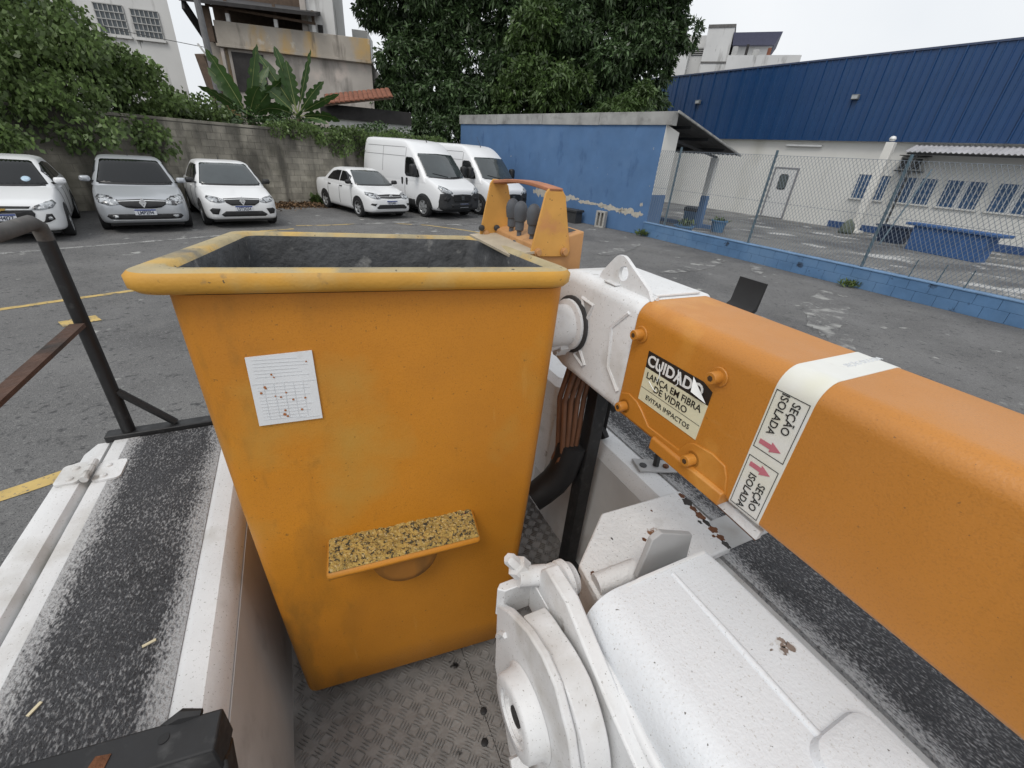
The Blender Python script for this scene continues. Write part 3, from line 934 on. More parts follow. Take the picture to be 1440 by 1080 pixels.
# foot step on the front face
grit = M('step_grit', (.50, .33, .09), rough=.95, var=.35, vs=60, bump=1.2, bs=210, layers=[((.06, .05, .03), 130, .52, .6, 5), ((.66, .50, .24), 190, .56, .66, 3), ((.28, .05, .035), 34, .70, .73, 3), ((.015, .014, .012), 21, .70, .73, 4)])
MB().loft([[(-.158, -.306, -.602), (.168, -.306, -.588), (.168, -.306, -.556), (-.152, -.306, -.566)],
           [(-.157, -.395, -.606), (.167, -.395, -.592), (.165, -.393, -.574), (-.153, -.393, -.588)]]).build('step', orange, bucket, bevel=.008)
gv, gf = [], []
for i in range(61):
    for j in range(17):
        x = -.150 + .312 * i / 60
        y = -.3105 - .080 * j / 16
        edge = min(i, 60 - i, j, 16 - j)
        zz = -.566 + .010 * (x + .15) / .32 - .018 * j / 16 * (1 - .2 * i / 60)
        gv.append((x, y, zz + (.0015 if edge else -.002) + (random.uniform(-.0022, .003) if edge else 0)))
for i in range(60):
    for j in range(16):
        a = i * 17 + j
        gf.append((a, a + 1, a + 18, a + 17))
MB().add(gv, gf).build('step_grit', grit, bucket, smooth=0)
sb = MB()
rg = []
for k, (sc_, y) in enumerate(((1.0, -.307), (1.0, -.345), (.93, -.362), (.7, -.37))):
    rg.append([(.003 + .078 * sc_ * math.cos(a), y, -.604 + .088 * sc_ * min(0, math.sin(a))) for a in [PI + PI * q / 16 for q in range(17)]])
sb.loft(rg).build('step_support', M('support_brown', (.33, .135, .02), rough=.6, var=.2, vs=10, layers=[((.16, .08, .02), 22, .5, .7, 6, (1, 1, .1))]), bucket, smooth=60)
# inspection paper
paper = M('label_paper', (.68, .70, .72), rough=.6, var=.04, vs=20, layers=[((.50, .50, .48), 14, .62, .8, 5)])
greyink = M('faded_ink', (.66, .68, .70), rough=.7)
dots = M('rust_dot', (.36, .13, .04), rough=.8)
FY = -.3205
ppr = MB().add([(-.231, FY, -.145), (-.128, FY, -.139), (-.1265, FY, -.272), (-.231, FY, -.275), (-.231, FY + .003, -.145), (-.128, FY + .003, -.139), (-.1265, FY + .003, -.272), (-.231, FY + .003, -.275)],
               [(0, 1, 2, 3), (7, 6, 5, 4), (0, 4, 5, 1), (1, 5, 6, 2), (2, 6, 7, 3), (3, 7, 4, 0)]).build('inspection_paper', paper, bucket, smooth=0)
ink = MB()
for k in range(19):
    z = -.150 - .0063 * k
    if k not in (6, 7):
        x1 = -.137 - random.uniform(0, .02)
        ink.box(-.222, x1, FY - .0006, FY - .0003, z - .0005, z + .0004)
ink.box(-.229, -.129, FY - .0006, FY - .0003, -.1945, -.193)
for x in (-.212, -.196, -.18, -.165, -.15):
    ink.box(x - .0003, x + .0003, FY - .0006, FY - .0003, -.263, -.195)
ink.box(-.17, -.131, FY - .0006, FY - .0003, -.2665, -.2652)
ink.build('printed_lines', greyink, ppr, smooth=0)
for (dx, dz, r) in ((.33, .27, .0017), (.36, .31, .0014), (.2, .44, .0022), (.21, .46, .0016), (.13, .52, .0021), (.33, .58, .0014), (.41, .60, .0017), (.5, .54, .0016), (.59, .65, .0019), (.78, .64, .0019), (.44, .80, .002), (.70, .81, .002), (.88, .12, .0014), (.42, .86, .0028), (.46, .89, .002)):
    MB().lathe([(r, 0), (r, .0006)], (-.231 + dx * .104, FY - .0004, -.142 - dz * .133), (0, -1, 0), 9).build('rust_spot', dots, ppr, smooth=0)

# ------------------------------------------------------------------ upper boom
BZ0, BZ1, BX0, BX1 = 1.737, 1.990, .58, .785
BR = [.034, .034, .012, .012]
bprof = rrect((BX0 + BX1) / 2, (BZ0 + BZ1) / 2, BX1 - BX0, BZ1 - BZ0, BR, 8)
boom = alongy(bprof, -2.2, .605, 3).build('upper_boom', boom_o, tk, smooth=40)
boom['label'] = 'orange fibreglass upper boom with warning labels'
for (y, z) in ((.583, 1.931), (.395, 1.931), (.582, 1.768), (.392, 1.767)):
    bt = MB().lathe([(.0165, 0), (.0165, .002), (.0155, .003)], (BX0 - .0005, y, z), (-1, 0, 0), 20).build('bolt', boom_o, boom)
    MB().lathe([(.0105, .003), (.0105, .02), (.0095, .022)], (BX0, y, z), (-1, 0, 0), 16).build('bolt_head', boom_o, bt)
    MB().lathe([(.005, 0), (.005, .0006)], (BX0 - .0221, y, z), (-1, 0, 0), 6).build('hex_socket', M('socket_dark', (.06, .03, .01), rough=.8), bt, smooth=0)
plate = [(.603, 1.748), (.603, 1.79), (.578, 1.800), (.552, 1.795), (.535, 1.785), (.507, 1.763), (.424, 1.764), (.412, 1.788), (.398, 1.797), (.36, 1.802), (.332, 1.797), (.322, 1.78), (.314, 1.748)]
MB().prism(plate, lambda a, b, d: (d, a, b), BX0 + .002, BX0 - .0035).build('side_plate', boom_o, boom, bevel=.0015)
MB().loft([[(BX0 - .012, .315, 1.728), (BX0 - .012, .315, 1.752), (BX0 - .0045, .315, 1.756), (BX0 + .02, .315, 1.728)], [(BX0 - .012, .485, 1.728), (BX0 - .012, .485, 1.752), (BX0 - .0045, .485, 1.756), (BX0 + .02, .485, 1.728)]]).build('lower_flange', boom_o, boom, bevel=.002)
# warning label
LX = BX0 - .0012
blk = M('label_black', (.012, .012, .012), rough=.5)
crm = M('label_cream', (.66, .64, .46), rough=.55, var=.06, vs=30, layers=[((.5, .46, .33), 25, .6, .75, 5)])
whi = M('label_white', (.74, .75, .74), rough=.5, var=.04, vs=20)
lab = MB().prism([(.552, 1.803), (.400, 1.803), (.398, 1.874), (.5525, 1.874)], lambda a, b, d: (d, a, b), BX0 + .001, LX).build('warning_label', crm, boom, smooth=0)
MB().prism([(.5525, 1.8745), (.398, 1.8745), (.398, 1.9), (.42, 1.909), (.554, 1.908)], lambda a, b, d: (d, a, b), BX0 + .001, LX).build('label_header', blk, lab, smooth=0)
text('label_text', 'CUIDADO', .031, whi, lab, (LX - .0004, .482, 1.8905), (0, -1, 0), (0, 0, 1), bold=.0007, sx=.95)
text('label_text', 'LANÇA EM FIBRA', .0188, blk, lab, (LX - .0004, .476, 1.8605), (0, -1, 0), (0, 0, 1), bold=.0001, sx=.95)
text('label_text', 'DE VIDRO', .0188, blk, lab, (LX - .0004, .476, 1.8425), (0, -1, 0), (0, 0, 1), bold=.0001)
text('label_text', 'EVITAR IMPACTOS', .0138, blk, lab, (LX - .0004, .476, 1.8165), (0, -1, 0), (0, 0, 1), bold=0)
MB().box(LX - .0006, LX - .0002, .40, .551, 1.8315, 1.8322).build('label_rule', blk, lab, smooth=0)
MB().add([(LX - .0012, .44, 1.909), (LX - .004, .40, 1.878), (LX - .010, .43, 1.886)], [(0, 1, 2)]).build('peeled_corner', whi, lab, smooth=0)
for (pts) in ([(.52, 1.895), (.513, 1.875), (.516, 1.86)], [(.475, 1.905), (.468, 1.88), (.472, 1.874)], [(.535, 1.851), (.52, 1.842), (.512, 1.84)]):
    MB().tube([(LX - .0004, a, b) for a, b in pts], .0011, 4).build('scratch', whi, lab, smooth=0)
# insulated section tape wrapped round the boom
tprof = rrect((BX0 + BX1) / 2, (BZ0 + BZ1) / 2, BX1 - BX0 + .0016, BZ1 - BZ0 + .0016, BR, 8)
tp = alongy(tprof, .251, .307, 1).build('section_tape', M('tape_white', (.70, .70, .665), rough=.55, var=.05, vs=14, layers=[((.62, .60, .42), 3.5, .5, .68, 4), ((.45, .42, .36), 16, .64, .78, 5)]), boom, smooth=40)
TX = BX0 - .0012
arrow_m = M('arrow_red', (.52, .16, .20), rough=.6)
lin = MB()
for (z0, z1) in ((1.859, 1.957), (1.748, 1.842)):
    for z in (z0, z1):
        lin.box(TX - .0004, TX, .255, .304, z - .0005, z + .0005)
    for y in (.2555, .3035):
        lin.box(TX - .0004, TX, y - .0004, y + .0004, z0 + .0006, z1 - .0006)
lin.build('tape_border', blk, tp, smooth=0)
text('tape_text', 'SEÇÃO', .0165, blk, tp, (TX - .0003, .2715, 1.925), (0, 0, -1), (0, -1, 0), bold=0)
text('tape_text', 'ISOLADA', .0165, blk, tp, (TX - .0003, .2895, 1.923), (0, 0, -1), (0, -1, 0), bold=0)
text('tape_text', 'SEÇÃO', .0165, blk, tp, (TX - .0003, .2695, 1.783), (0, 0, -1), (0, -1, 0), bold=0)
text('tape_text', 'ISOLADA', .0165, blk, tp, (TX - .0003, .2875, 1.783), (0, 0, -1), (0, -1, 0), bold=0)
for z in (1.872, 1.829):
    ar = [(.298, z + .004), (.280, z + .004), (.280, z + .0085), (.264, z), (.280, z - .0085), (.280, z - .004), (.298, z - .004)]
    MB().prism(ar, lambda a, b, d: (d, a, b), TX, TX - .0004).build('arrow', arrow_m, tp, smooth=0)
text('tape_text', 'SEÇÃO ISOLADA', .012, greyink, tp, (.72, .279, BZ1 + .0012), (1, 0, 0), (0, 1, 0))
# rust-edged rest angle under the boom
ra = MB().obox((.60, .43, 1.722), (.60, .25, 1.712), .012, .02).build('rest_angle', white_rust, tk, bevel=.002)
MB().obox((.609, .43, 1.708), (.609, .255, 1.699), .012, .012).build('rust_scale', rust, ra)
MB().prism([(.0, .0), (.16, 0), (.16, -.01), (.0, -.01)], lambda a, b, d: (.64 + d, .27 + a, 1.715 + b), 0, .1).build('rest_pad', rust, ra)

# white boom tip
wprof = rrect((BX0 + BX1) / 2 - .001, (BZ0 + BZ1) / 2 + .001, BX1 - BX0 + .008, BZ1 - BZ0 + .002, .026, 8)
wprof2 = rrect((BX0 + BX1) / 2 - .001, (BZ0 + BZ1) / 2, BX1 - BX0 + .008, BZ1 - BZ0 - .02, .03, 8)
tip = MB().loft([[(a, .606, b) for a, b in bprof], [(a, .615, b) for a, b in wprof], [(a, .84, b) for a, b in wprof], [(a, .90, b) for a, b in wprof2]]).build('boom_tip', white_t, tk, smooth=40)
tip['label'] = 'white steel boom tip with lifting eye'


def plate_hole(outer, c, r, fn, d0, d1, n=40):
    """flat plate with a round hole: outer polygon (star-shaped about c)"""
    ring_o, ring_i = [], []
    for k in range(n):
        a = 2 * PI * k / n
        dx, dy = math.cos(a), math.sin(a)
        best = None
        for i in range(len(outer)):
            (x1, y1), (x2, y2) = outer[i], outer[(i + 1) % len(outer)]
            ex, ey = x2 - x1, y2 - y1
            den = dx * ey - dy * ex
            if abs(den) < 1e-9:
                continue
            t_ = ((x1 - c[0]) * ey - (y1 - c[1]) * ex) / den
            u_ = ((x1 - c[0]) * dy - (y1 - c[1]) * dx) / den
            if t_ > 0 and -1e-6 <= u_ <= 1 + 1e-6 and (best is None or t_ > best):
                best = t_
        ring_o.append((c[0] + dx * best, c[1] + dy * best))
        ring_i.append((c[0] + dx * r, c[1] + dy * r))
    m = MB()
    m.loft([[fn(a, b, d0) for a, b in ring_i], [fn(a, b, d0) for a, b in ring_o], [fn(a, b, d1) for a, b in ring_o], [fn(a, b, d1) for a, b in ring_i], [fn(a, b, d0) for a, b in ring_i]], cap=False)
    return m


eye = [(.600, 1.985), (.607, 2.002), (.696, 2.050), (.706, 2.054), (.722, 2.053), (.732, 2.046), (.772, 2.004), (.778, 1.985)]
plate_hole(eye, (.697, 2.02), .0155, lambda a, b, d: (d, a, b), .603, .612).build('lifting_eye', white_t, tip, smooth=30)
MB().box(.625, .745, .612, .66, 1.9925, 1.998).build('top_plate', white_t, tip, bevel=.002)
MB().tube([(.617, .60, 1.9925), (.617, .775, 1.9925)], .005, 6).build('weld_bead', white_t, tip)
MB().box(.59, .63, .70, .74, 1.9925, 1.996).build('weld_pad', white_t, tip, bevel=.001)
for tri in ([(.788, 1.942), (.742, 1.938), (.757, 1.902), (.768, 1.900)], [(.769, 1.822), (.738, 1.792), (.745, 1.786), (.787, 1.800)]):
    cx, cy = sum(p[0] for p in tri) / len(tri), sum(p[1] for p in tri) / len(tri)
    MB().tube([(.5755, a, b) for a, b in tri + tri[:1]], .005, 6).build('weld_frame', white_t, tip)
    MB().prism([(cx + (a - cx) * .8, cy + (b - cy) * .8) for a, b in tri], lambda a, b, d: (d, a, b), .5760, .5745).build('slot_shade', greym, tip, smooth=0)  # flat grey inset, colours in the shade of the triangular slot
for ln in ([(.625, 1.961), (.669, 1.914), (.656, 1.827), (.611, 1.788)],):
    MB().tube([(.5748, a, b) for a, b in ln], .0045, 6).build('weld_bead', white_t, tip)
# bucket pivot
pv_ = MB().lathe([(.062, 0), (.062, .018), (.05, .022), (.05, .085)], (.577, .815, 1.868), (-1, 0, 0), 28).build('bucket_pivot', white_t, tk)
MB().lathe([(.066, .0), (.07, .003), (.07, .008), (.066, .010)], (.5765, .815, 1.868), (-1, 0, 0), 28).build('seal_ring', darksteel, pv_)
MB().loft([[(.50, .79, 1.90), (.50, .86, 1.92), (.50, .85, 1.80), (.50, .80, 1.80)], [(.56, .775, 1.90), (.56, .85, 1.91), (.56, .84, 1.82), (.56, .79, 1.82)]]).build('pivot_bracket', white_t, pv_, bevel=.008)
for (y, z) in ((.80, 1.815), (.815, 1.80)):
    MB().lathe([(.012, 0), (.012, .03)], (.565, y, z), (-1, 0, 0), 6).build('bolt', white_t, pv_)
# hoses and protective sleeve
hb = None
for k in range(7):
    a = (k % 4) / 3
    x0, y0 = .628 + .056 * a, .838 + .026 * (k // 4)
    pts = [(x0 + .012, y0, 1.79), (x0 - .004, y0, 1.72), (x0 - .016 + .01 * a, y0 + .01, 1.62), (x0 - .013, y0, 1.53), (x0 - .004 - .01 * a, y0, 1.44), (x0 - .012, y0 + .005, 1.40)]
    h_ = MB().tube(pts, .0078, 8).build('hose', hose_m, tk if hb is None else hb, smooth=60)
    if hb is None:
        hb = h_
rg = []
for (c, r, ax) in (((.664, .85, 1.462), .049, 0), ((.657, .85, 1.41), .046, 0), ((.645, .85, 1.36), .047, 0), ((.622, .855, 1.318), .047, 0), ((.585, .86, 1.285), .046, 0), ((.55, .86, 1.265), .044, 0)):
    rg.append((c, r))
MB().tube([q[0] for q in rg], [q[1] for q in rg], 14).build('hose_sleeve', rubber, hb, smooth=60)

# boom rest post with flared guide
rp = MB().box(.685, .73, .80, .845, .90, 1.735).build('boom_rest', blackp, tk, bevel=.003)
MB().box(.655, .76, .78, .865, .9, .912).build('foot_plate', blackp, rp)
MB().obox((.735, .83, 1.70), (.80, .90, 1.43), .05, .012).build('side_strut', blackp, rp)
MB().obox((.60, .822, 1.738), (.95, .822, 1.738), .06, .012).build('saddle', blackp, rp)
gp = [(.93, 1.742), (.985, 1.79), (1.03, 1.835), (1.10, 1.855), (1.16, 1.848), (1.195, 1.872), (1.205, 1.945), (1.213, 1.944), (1.205, 1.862), (1.165, 1.834), (1.10, 1.840), (1.035, 1.822), (.99, 1.776), (.935, 1.73)]
MB().prism(gp, lambda a, b, d: (a, d, b), .775, .865).build('guide_wing', rubber, rp, smooth=60)

# control console
cs = MB().loft([[(.565, .995, 1.78), (.705, .995, 1.78), (.705, 1.26, 1.78), (.565, 1.26, 1.78)], [(.553, .995, 2.02), (.70, .995, 2.055), (.70, 1.26, 2.055), (.553, 1.26, 2.02)]]).build('control_console', console_o, tk, bevel=.004)
cs['label'] = 'faded orange control console with three levers beside the bucket'
MB().loft([[(.655, 1.02, 2.0445), (.69, 1.02, 2.053), (.69, 1.24, 2.053), (.655, 1.24, 2.0445)], [(.66, 1.03, 2.046), (.686, 1.03, 2.0545), (.686, 1.23, 2.0545), (.66, 1.23, 2.046)]]).build('console_recess', darksteel, cs, smooth=0)
MB().loft([[(.475, .985, 1.994), (.56, .985, 2.002), (.56, 1.275, 2.002), (.475, 1.275, 1.994)], [(.475, .985, 2.0), (.56, .985, 2.008), (.56, 1.275, 2.008), (.475, 1.275, 2.0)]]).build('lever_plate', M('plate_beige', (.42, .36, .27), rough=.8, var=.2, vs=14), cs, smooth=0)
for yy, nm in ((.993, 'near'), (1.262, 'far')):
    x0 = .0 if nm == 'near' else -.035
    leg = [(.540 + x0, 1.992), (.652 + x0, 1.990), (.658 + x0, 2.008), (.640 + x0, 2.075), (.624 + x0, 2.14), (.612 + x0, 2.155), (.574 + x0, 2.157), (.565 + x0, 2.145), (.538 + x0, 2.008)]
    MB().prism(leg, lambda a, b, d: (a, d, b), yy - .004, yy + .002).build('guard_leg', handle_o, cs, bevel=.002)
    for bx in (.557 + x0, .637 + x0):
        bt = MB().lathe([(.011, 0), (.011, .003), (.0075, .004), (.0075, .01)], (bx, yy - .005, 2.004), (0, -1, 0), 14).build('guard_bolt', console_o, cs)
for bx in (.505, .555):
    MB().lathe([(.009, 0), (.009, .006), (.004, .009)], (bx, 1.255, 2.022), (0, -1, 0), 12).build('side_bolt', darksteel, cs)
rg = []
for k in range(9):
    a = k / 8
    y = .989 + .275 * a
    zz = 2.152 + .010 * math.sin(PI * a) - .004 * a
    x0 = -.035 * a
    rg.append([(.573 + x0, y, zz - .004), (.614 + x0, y, zz - .004), (.614 + x0, y, zz + .005), (.573 + x0, y, zz + .005)])
MB().loft(rg).build('guard_bar', M('handle_top', (.40, .165, .085), rough=.7, var=.2, vs=20), cs, bevel=.002)
lev_m = M('lever_grey', (.085, .092, .105), rough=.7, var=.12, vs=30)
for (x, y) in ((.572, 1.185), (.566, 1.12), (.575, 1.06)):
    lv = MB().lathe([(.016, 0), (.016, .004), (.009, .009), (.0065, .014), (.0065, .030), (.012, .034), (.0125, .056), (.0155, .058), (.0165, .062), (.0185, .074), (.019, .086), (.0172, .096), (.0125, .104), (.006, .1085), (.001, .1095)], (x, y, 2.004), (0, 0, 1), 18).build('lever', lev_m, cs, smooth=40)

# ------------------------------------------------------------------ lower arm with elbow
AZ = 1.562
aprof = rrect(.5015, AZ - .18, .288, .36, [.014, .062, .04, .02], 8)
tipp = [(a + .006, b - .004) for a, b in aprof]
arm = MB().loft([[(a, y, b) for a, b in aprof] for y in (-1.6, -.6, 0.0, .30)] + [[(.5015 + (a - .5015) * .985, .338 + .012 * (b - 1.2), b - .002) for a, b in aprof]]).build('lower_arm', white_spk, tk, smooth=40)
arm['label'] = 'white steel lower boom arm with speckled paint'
MB().tube([(.535, y, AZ - .001) for y in (-1.4, -.2, .02, .06, .20, .325)], [.006, .006, .008, .006, .0065, .004], 8).build('weld_ridge', white_spk, arm, smooth=60)
MB().tube([(.43, .337, AZ - .006), (.47, .339, AZ - .001), (.63, .339, AZ - .001)], .004, 6).build('end_weld', white_t, arm)
dirt = M('mud_splash', (.20, .155, .13), rough=.9, var=.4, vs=60, layers=[((.60, .60, .60), 90, .5, .56, 5)])
for (cx, cy, w, h, sd) in ((.606, .158, .020, .017, 3), (.615, .146, .016, .018, 4), (.598, .147, .018, .014, 8), (.589, .162, .008, .004, 5), (.58, .156, .007, .003, 6)):
    rq = random.Random(sd)
    pts = [(cx + w / 2 * math.cos(2 * PI * k / 36) * rq.uniform(.75, 1.1), cy + h / 2 * math.sin(2 * PI * k / 36) * rq.uniform(.75, 1.1)) for k in range(36)]
    MB().prism(pts, lambda a, b, d: (a, b, d), AZ - .001, AZ + .0006).build('mud_splash', dirt, arm, smooth=0)
MB().loft([[(x, y, z) for x, y in rrect(.56, .005, w, h, .03)] for (z, w, h) in ((AZ - .001, .13, .10), (AZ + .012, .12, .09), (AZ + .016, .10, .075))]).build('arm_boss', white_spk, arm)
# side weld bead down the arm flank
MB().tube([(.362, .34, 1.50), (.356, .25, 1.49), (.353, .15, 1.47), (.3535, .05, 1.45)], [.003, .009, .010, .004], 8).build('flank_weld', white_t, arm, smooth=60)
up = [(.505, AZ - .06), (.515, AZ + .045), (.535, AZ + .056), (.63, AZ + .012), (.64, AZ - .06)]
MB().prism(up, lambda a, b, d: (a, .372 + d, b), 0, .012).build('upright_plate', greym, arm, bevel=.002)
MB().tube([(.44, .41, AZ - .09), (.53, .40, AZ - .075)], .022, 12).build('cylinder_rod', white_rust, arm)
# gusset table behind the elbow
tb = MB().prism([(.575, .575), (.44, .47), (.43, .375), (.80, .375), (.825, .565)], lambda a, b, d: (a, b, d), 1.44, 1.462).build('gusset_table', white_rust, tk, bevel=.004)
MB().loft([[(.575, .565, 1.439), (.445, .463, 1.439), (.435, .38, 1.439), (.75, .38, 1.439), (.75, .565, 1.439)], [(.60, .54, 1.05), (.48, .45, 1.05), (.47, .40, 1.05), (.75, .40, 1.05), (.75, .54, 1.05)]]).build('table_support', white_t, tb)
for i, (cx, cy, w) in enumerate(((.792, .385, .018), (.797, .405, .022), (.80, .43, .026), (.802, .452, .02), (.806, .475, .026), (.808, .50, .02), (.812, .525, .026), (.815, .548, .018), (.785, .415, .010), (.788, .46, .012), (.62, .47, .012), (.70, .535, .006), (.53, .415, .016), (.505, .43, .009), (.455, .44, .012), (.55, .50, .006))):
    rq = random.Random(40 + i)
    e1, e2, f1 = rq.uniform(.6, 1), rq.uniform(.8, 1.4), rq.uniform(0, 6)
    pts = [(cx + w / 2 * e1 * math.cos(2 * PI * k / 30) * (1 + .18 * math.sin(3 * 2 * PI * k / 30 + f1) + rq.uniform(-.1, .1)), cy + w / 2 * e2 * math.sin(2 * PI * k / 30) * (1 + .15 * math.sin(10 * PI * k / 30 + f1) + rq.uniform(-.1, .1))) for k in range(30)]
    MB().prism(pts, lambda a, b, d: (a, b, d), 1.461, 1.4626).build('rust_spot', rust if i % 3 else M('peeled_dark', (.03, .026, .024), rough=.8), tb, smooth=0)
# elbow: cheek plate, disc, boss, arm cheek
CX, CZ = .332, 1.358
cheek = [(.475, 1.425), (.43, 1.468), (.36, 1.512), (.31, 1.524), (.265, 1.515), (.215, 1.468), (.178, 1.40), (.168, 1.30), (.195, 1.17), (.26, 1.07), (.33, 1.05), (.365, 1.075), (.462, 1.235)]
el = MB().prism(cheek, lambda a, b, d: (d, a, b), .252, .268).build('elbow', white_t, tk, bevel=.004)
MB().tube([(.2505, a, b) for a, b in ((.455, 1.35), (.44, 1.385), (.425, 1.40))], .006, 6).build('weld_bead', white_t, el)
dpoly = []
for k in range(45):
    a = math.radians(62 + 220 * k / 44)
    r_ = .146 + .022 * min(1, max(0, (math.degrees(a) - 88) / 30))
    dpoly.append((CX + r_ * math.cos(a), CZ + r_ * math.sin(a)))
MB().prism(dpoly, lambda a, b, d: (d, a, b), .2685, .314).build('pivot_disc', white_t, el, bevel=.003)
MB().lathe([(.120, 0), (.120, .0085)], (.3145, CX - .03, CZ), (1, 0, 0), 48).build('disc_gap', darksteel, el)
MB().loft([[Vector((x, CX - .014 + r * math.cos(2 * PI * k / 32), CZ - .022 + r * math.sin(2 * PI * k / 32))) for k in range(32)] for x, r in ((.2515, .082), (.246, .074), (.222, .071), (.218, .067), (.218, .048), (.23, .046))], cap=False).build('boss', white_t, el, smooth=50)
MB().lathe([(.047, 0), (.047, .008), (.036, .010), (.034, .003), (.02, .002)], (.231, CX - .014, CZ - .022), (-1, 0, 0), 28).build('bushing', white_rust, el)
MB().lathe([(.018, 0), (.018, .004)], (.2285, CX - .014, CZ - .022), (-1, 0, 0), 18).build('pin_bore', blackp, el)
MB().obox((.222, .29, 1.26), (.215, .20, 1.19), .03, .012).build('pin_keeper', white_rust, el)
MB().lathe([(.012, 0), (.012, .012)], (.215, .235, 1.225), (-1, 0, 0), 6).build('keeper_bolt', rust, el)
acheek = [(.442, 1.395), (.445, 1.53), (.43, 1.553), (.36, 1.552), (.30, 1.525), (.22, 1.49), (.12, 1.455), (.0, 1.42), (-.1, 1.2), (.3, 1.1), (.42, 1.2)]
MB().prism(acheek, lambda a, b, d: (d, a, b), .3235, .352).build('arm_cheek', white_t, el, bevel=.004)
MB().lathe([(.035, 0), (.040, .003), (.040, .014), (.036, .016), (.036, .02), (.041, .023), (.041, .034), (.036, .037), (.03, .05)], (.345, .432, 1.49), (1, 0, 0), 28).build('spring_rings', white_t, el)
MB().tube([(.29, .468, 1.50), (.345, .455, 1.495)], .02, 12).build('link_pin', white_t, el)
nu = MB().lathe([(.022, 0), (.022, .022), (.013, .024), (.013, .045), (.010, .05)], (.305, .475, 1.50), (-.6, .3, .75), 6).build('link_nut', white_t, el)
sbk = [(.40, .335), (.485, .335), (.485, .26), (.475, .25), (.465, .262), (.465, .322), (.40, .322)]
MB().prism([(a, b) for a, b in sbk], lambda a, b, d: (b, a, d), 1.395, 1.475).build('stop_bracket', white_t, el, bevel=.002)
# ------------------------------------------------------------------ cars and vans
glassd = M('car_glass', (.008, .009, .010), rough=.05, var=.0, spec=.35)
glassl = M('van_glass', (.045, .055, .058), rough=.06, var=.25, vs=1.5, spec=.9)
blackpl = M('trim_black', (.014, .014, .015), rough=.5, var=.15)
greypl = M('bumper_dark_grey', (.028, .029, .031), rough=.65, var=.15, vs=6)
tyre_m = M('tyre', (.016, .016, .017), rough=.85, var=.2)
rim_m = M('wheel_silver', (.42, .43, .44), rough=.4, metal=.5, var=.1)
chrome = M('chrome', (.66, .67, .68), rough=.28, metal=.35, var=0)
lens_m = M('headlamp_lens', (.36, .38, .40), rough=.12, var=.5, vs=9, spec=.8, layers=[((.05, .05, .055), 9, .5, .56, 2), ((.75, .76, .77), 16, .62, .66, 2)])
plate_w = M('plate_white', (.62, .64, .68), rough=.5, var=.03)
plate_b = M('plate_blue', (.02, .05, .22), rough=.5)
plate_k = M('plate_ink', (.05, .06, .09), rough=.5)
gold = M('gold_emblem', (.55, .38, .12), rough=.35, metal=.6, var=.1)
paints = {'white': M('car_white', (.74, .75, .76), rough=.35, var=0, coat=.4), 'silver': M('car_silver', (.43, .45, .475), rough=.40, metal=.4, var=0, coat=.4),
          'vanwhite': M('van_white', (.76, .77, .785), rough=.38, var=0, coat=.3)}


def cr(pts, n):
    """Catmull-Rom resample of a list of tuples to n points per span"""
    P = [np.array(p, float) for p in pts]
    out = []
    for i in range(len(P) - 1):
        p0, p1, p2, p3 = P[max(i - 1, 0)], P[i], P[i + 1], P[min(i + 2, len(P) - 1)]
        for k in range(n):
            t = k / n
            out.append(.5 * (2 * p1 + (p2 - p0) * t + (2 * p0 - 5 * p1 + 4 * p2 - p3) * t * t + (3 * p1 - p0 - 3 * p2 + p3) * t ** 3))
    out.append(P[-1])
    return out


def body_loft(stations, W):
    """stations: (x, z_bottom, z_top, half width fraction); returns MB, mirrored section loft along x"""
    rings = []
    for x, zb, zt, hf in cr(stations, 3):
        hw = W / 2 * hf
        h = zt - zb
        half = [(.80 * hw, zb), (.95 * hw, zb + .05 * h), (.995 * hw, zb + .28 * h), (hw, zb + .55 * h), (.985 * hw, zb + .78 * h), (.93 * hw, zt - .045 * min(1, h / .5)), (.83 * hw, zt - .012), (.5 * hw, zt + .008), (0, zt + .014)]
        half = [tuple(q) for q in cr(half, 3)]
        ring = [(x, y, z) for y, z in half] + [(x, -y, z) for y, z in half[-2::-1]]
        rings.append(ring)
    return MB().loft(rings)


def cabin_loft(levels, n=7):
    """levels: (z, x_rear, x_front, half width, corner radius, front bow)"""
    rings = []
    for z, xr, xf, hw, r, bow in cr(levels, 3):
        ring = []
        for (x, y) in rrect((xr + xf) / 2, 0, xf - xr, 2 * hw, min(r, (xf - xr) / 2 - .01), n):
            if x > (xr + xf) / 2:
                x = x - bow * (y / hw) ** 2
            ring.append((x, y, z))
        # extra points across the front and the rear so that they can bow
        dense = []
        for k in range(len(ring)):
            a, b = np.array(ring[k]), np.array(ring[(k + 1) % len(ring)])
            dense.append(tuple(a))
            if k % (n + 1) == n:
                for q in range(1, 8):
                    p = a + (b - a) * q / 8
                    if abs(b[0] - a[0]) < .05 and p[0] > (xr + xf) / 2:
                        p[0] = a[0] + bow * (a[1] / hw) ** 2 - bow * (p[1] / hw) ** 2
                    dense.append(tuple(p))
        rings.append(dense)
    mn = min(len(r) for r in rings)
    assert all(len(r) == mn for r in rings), [len(r) for r in rings]
    return MB().loft(rings)


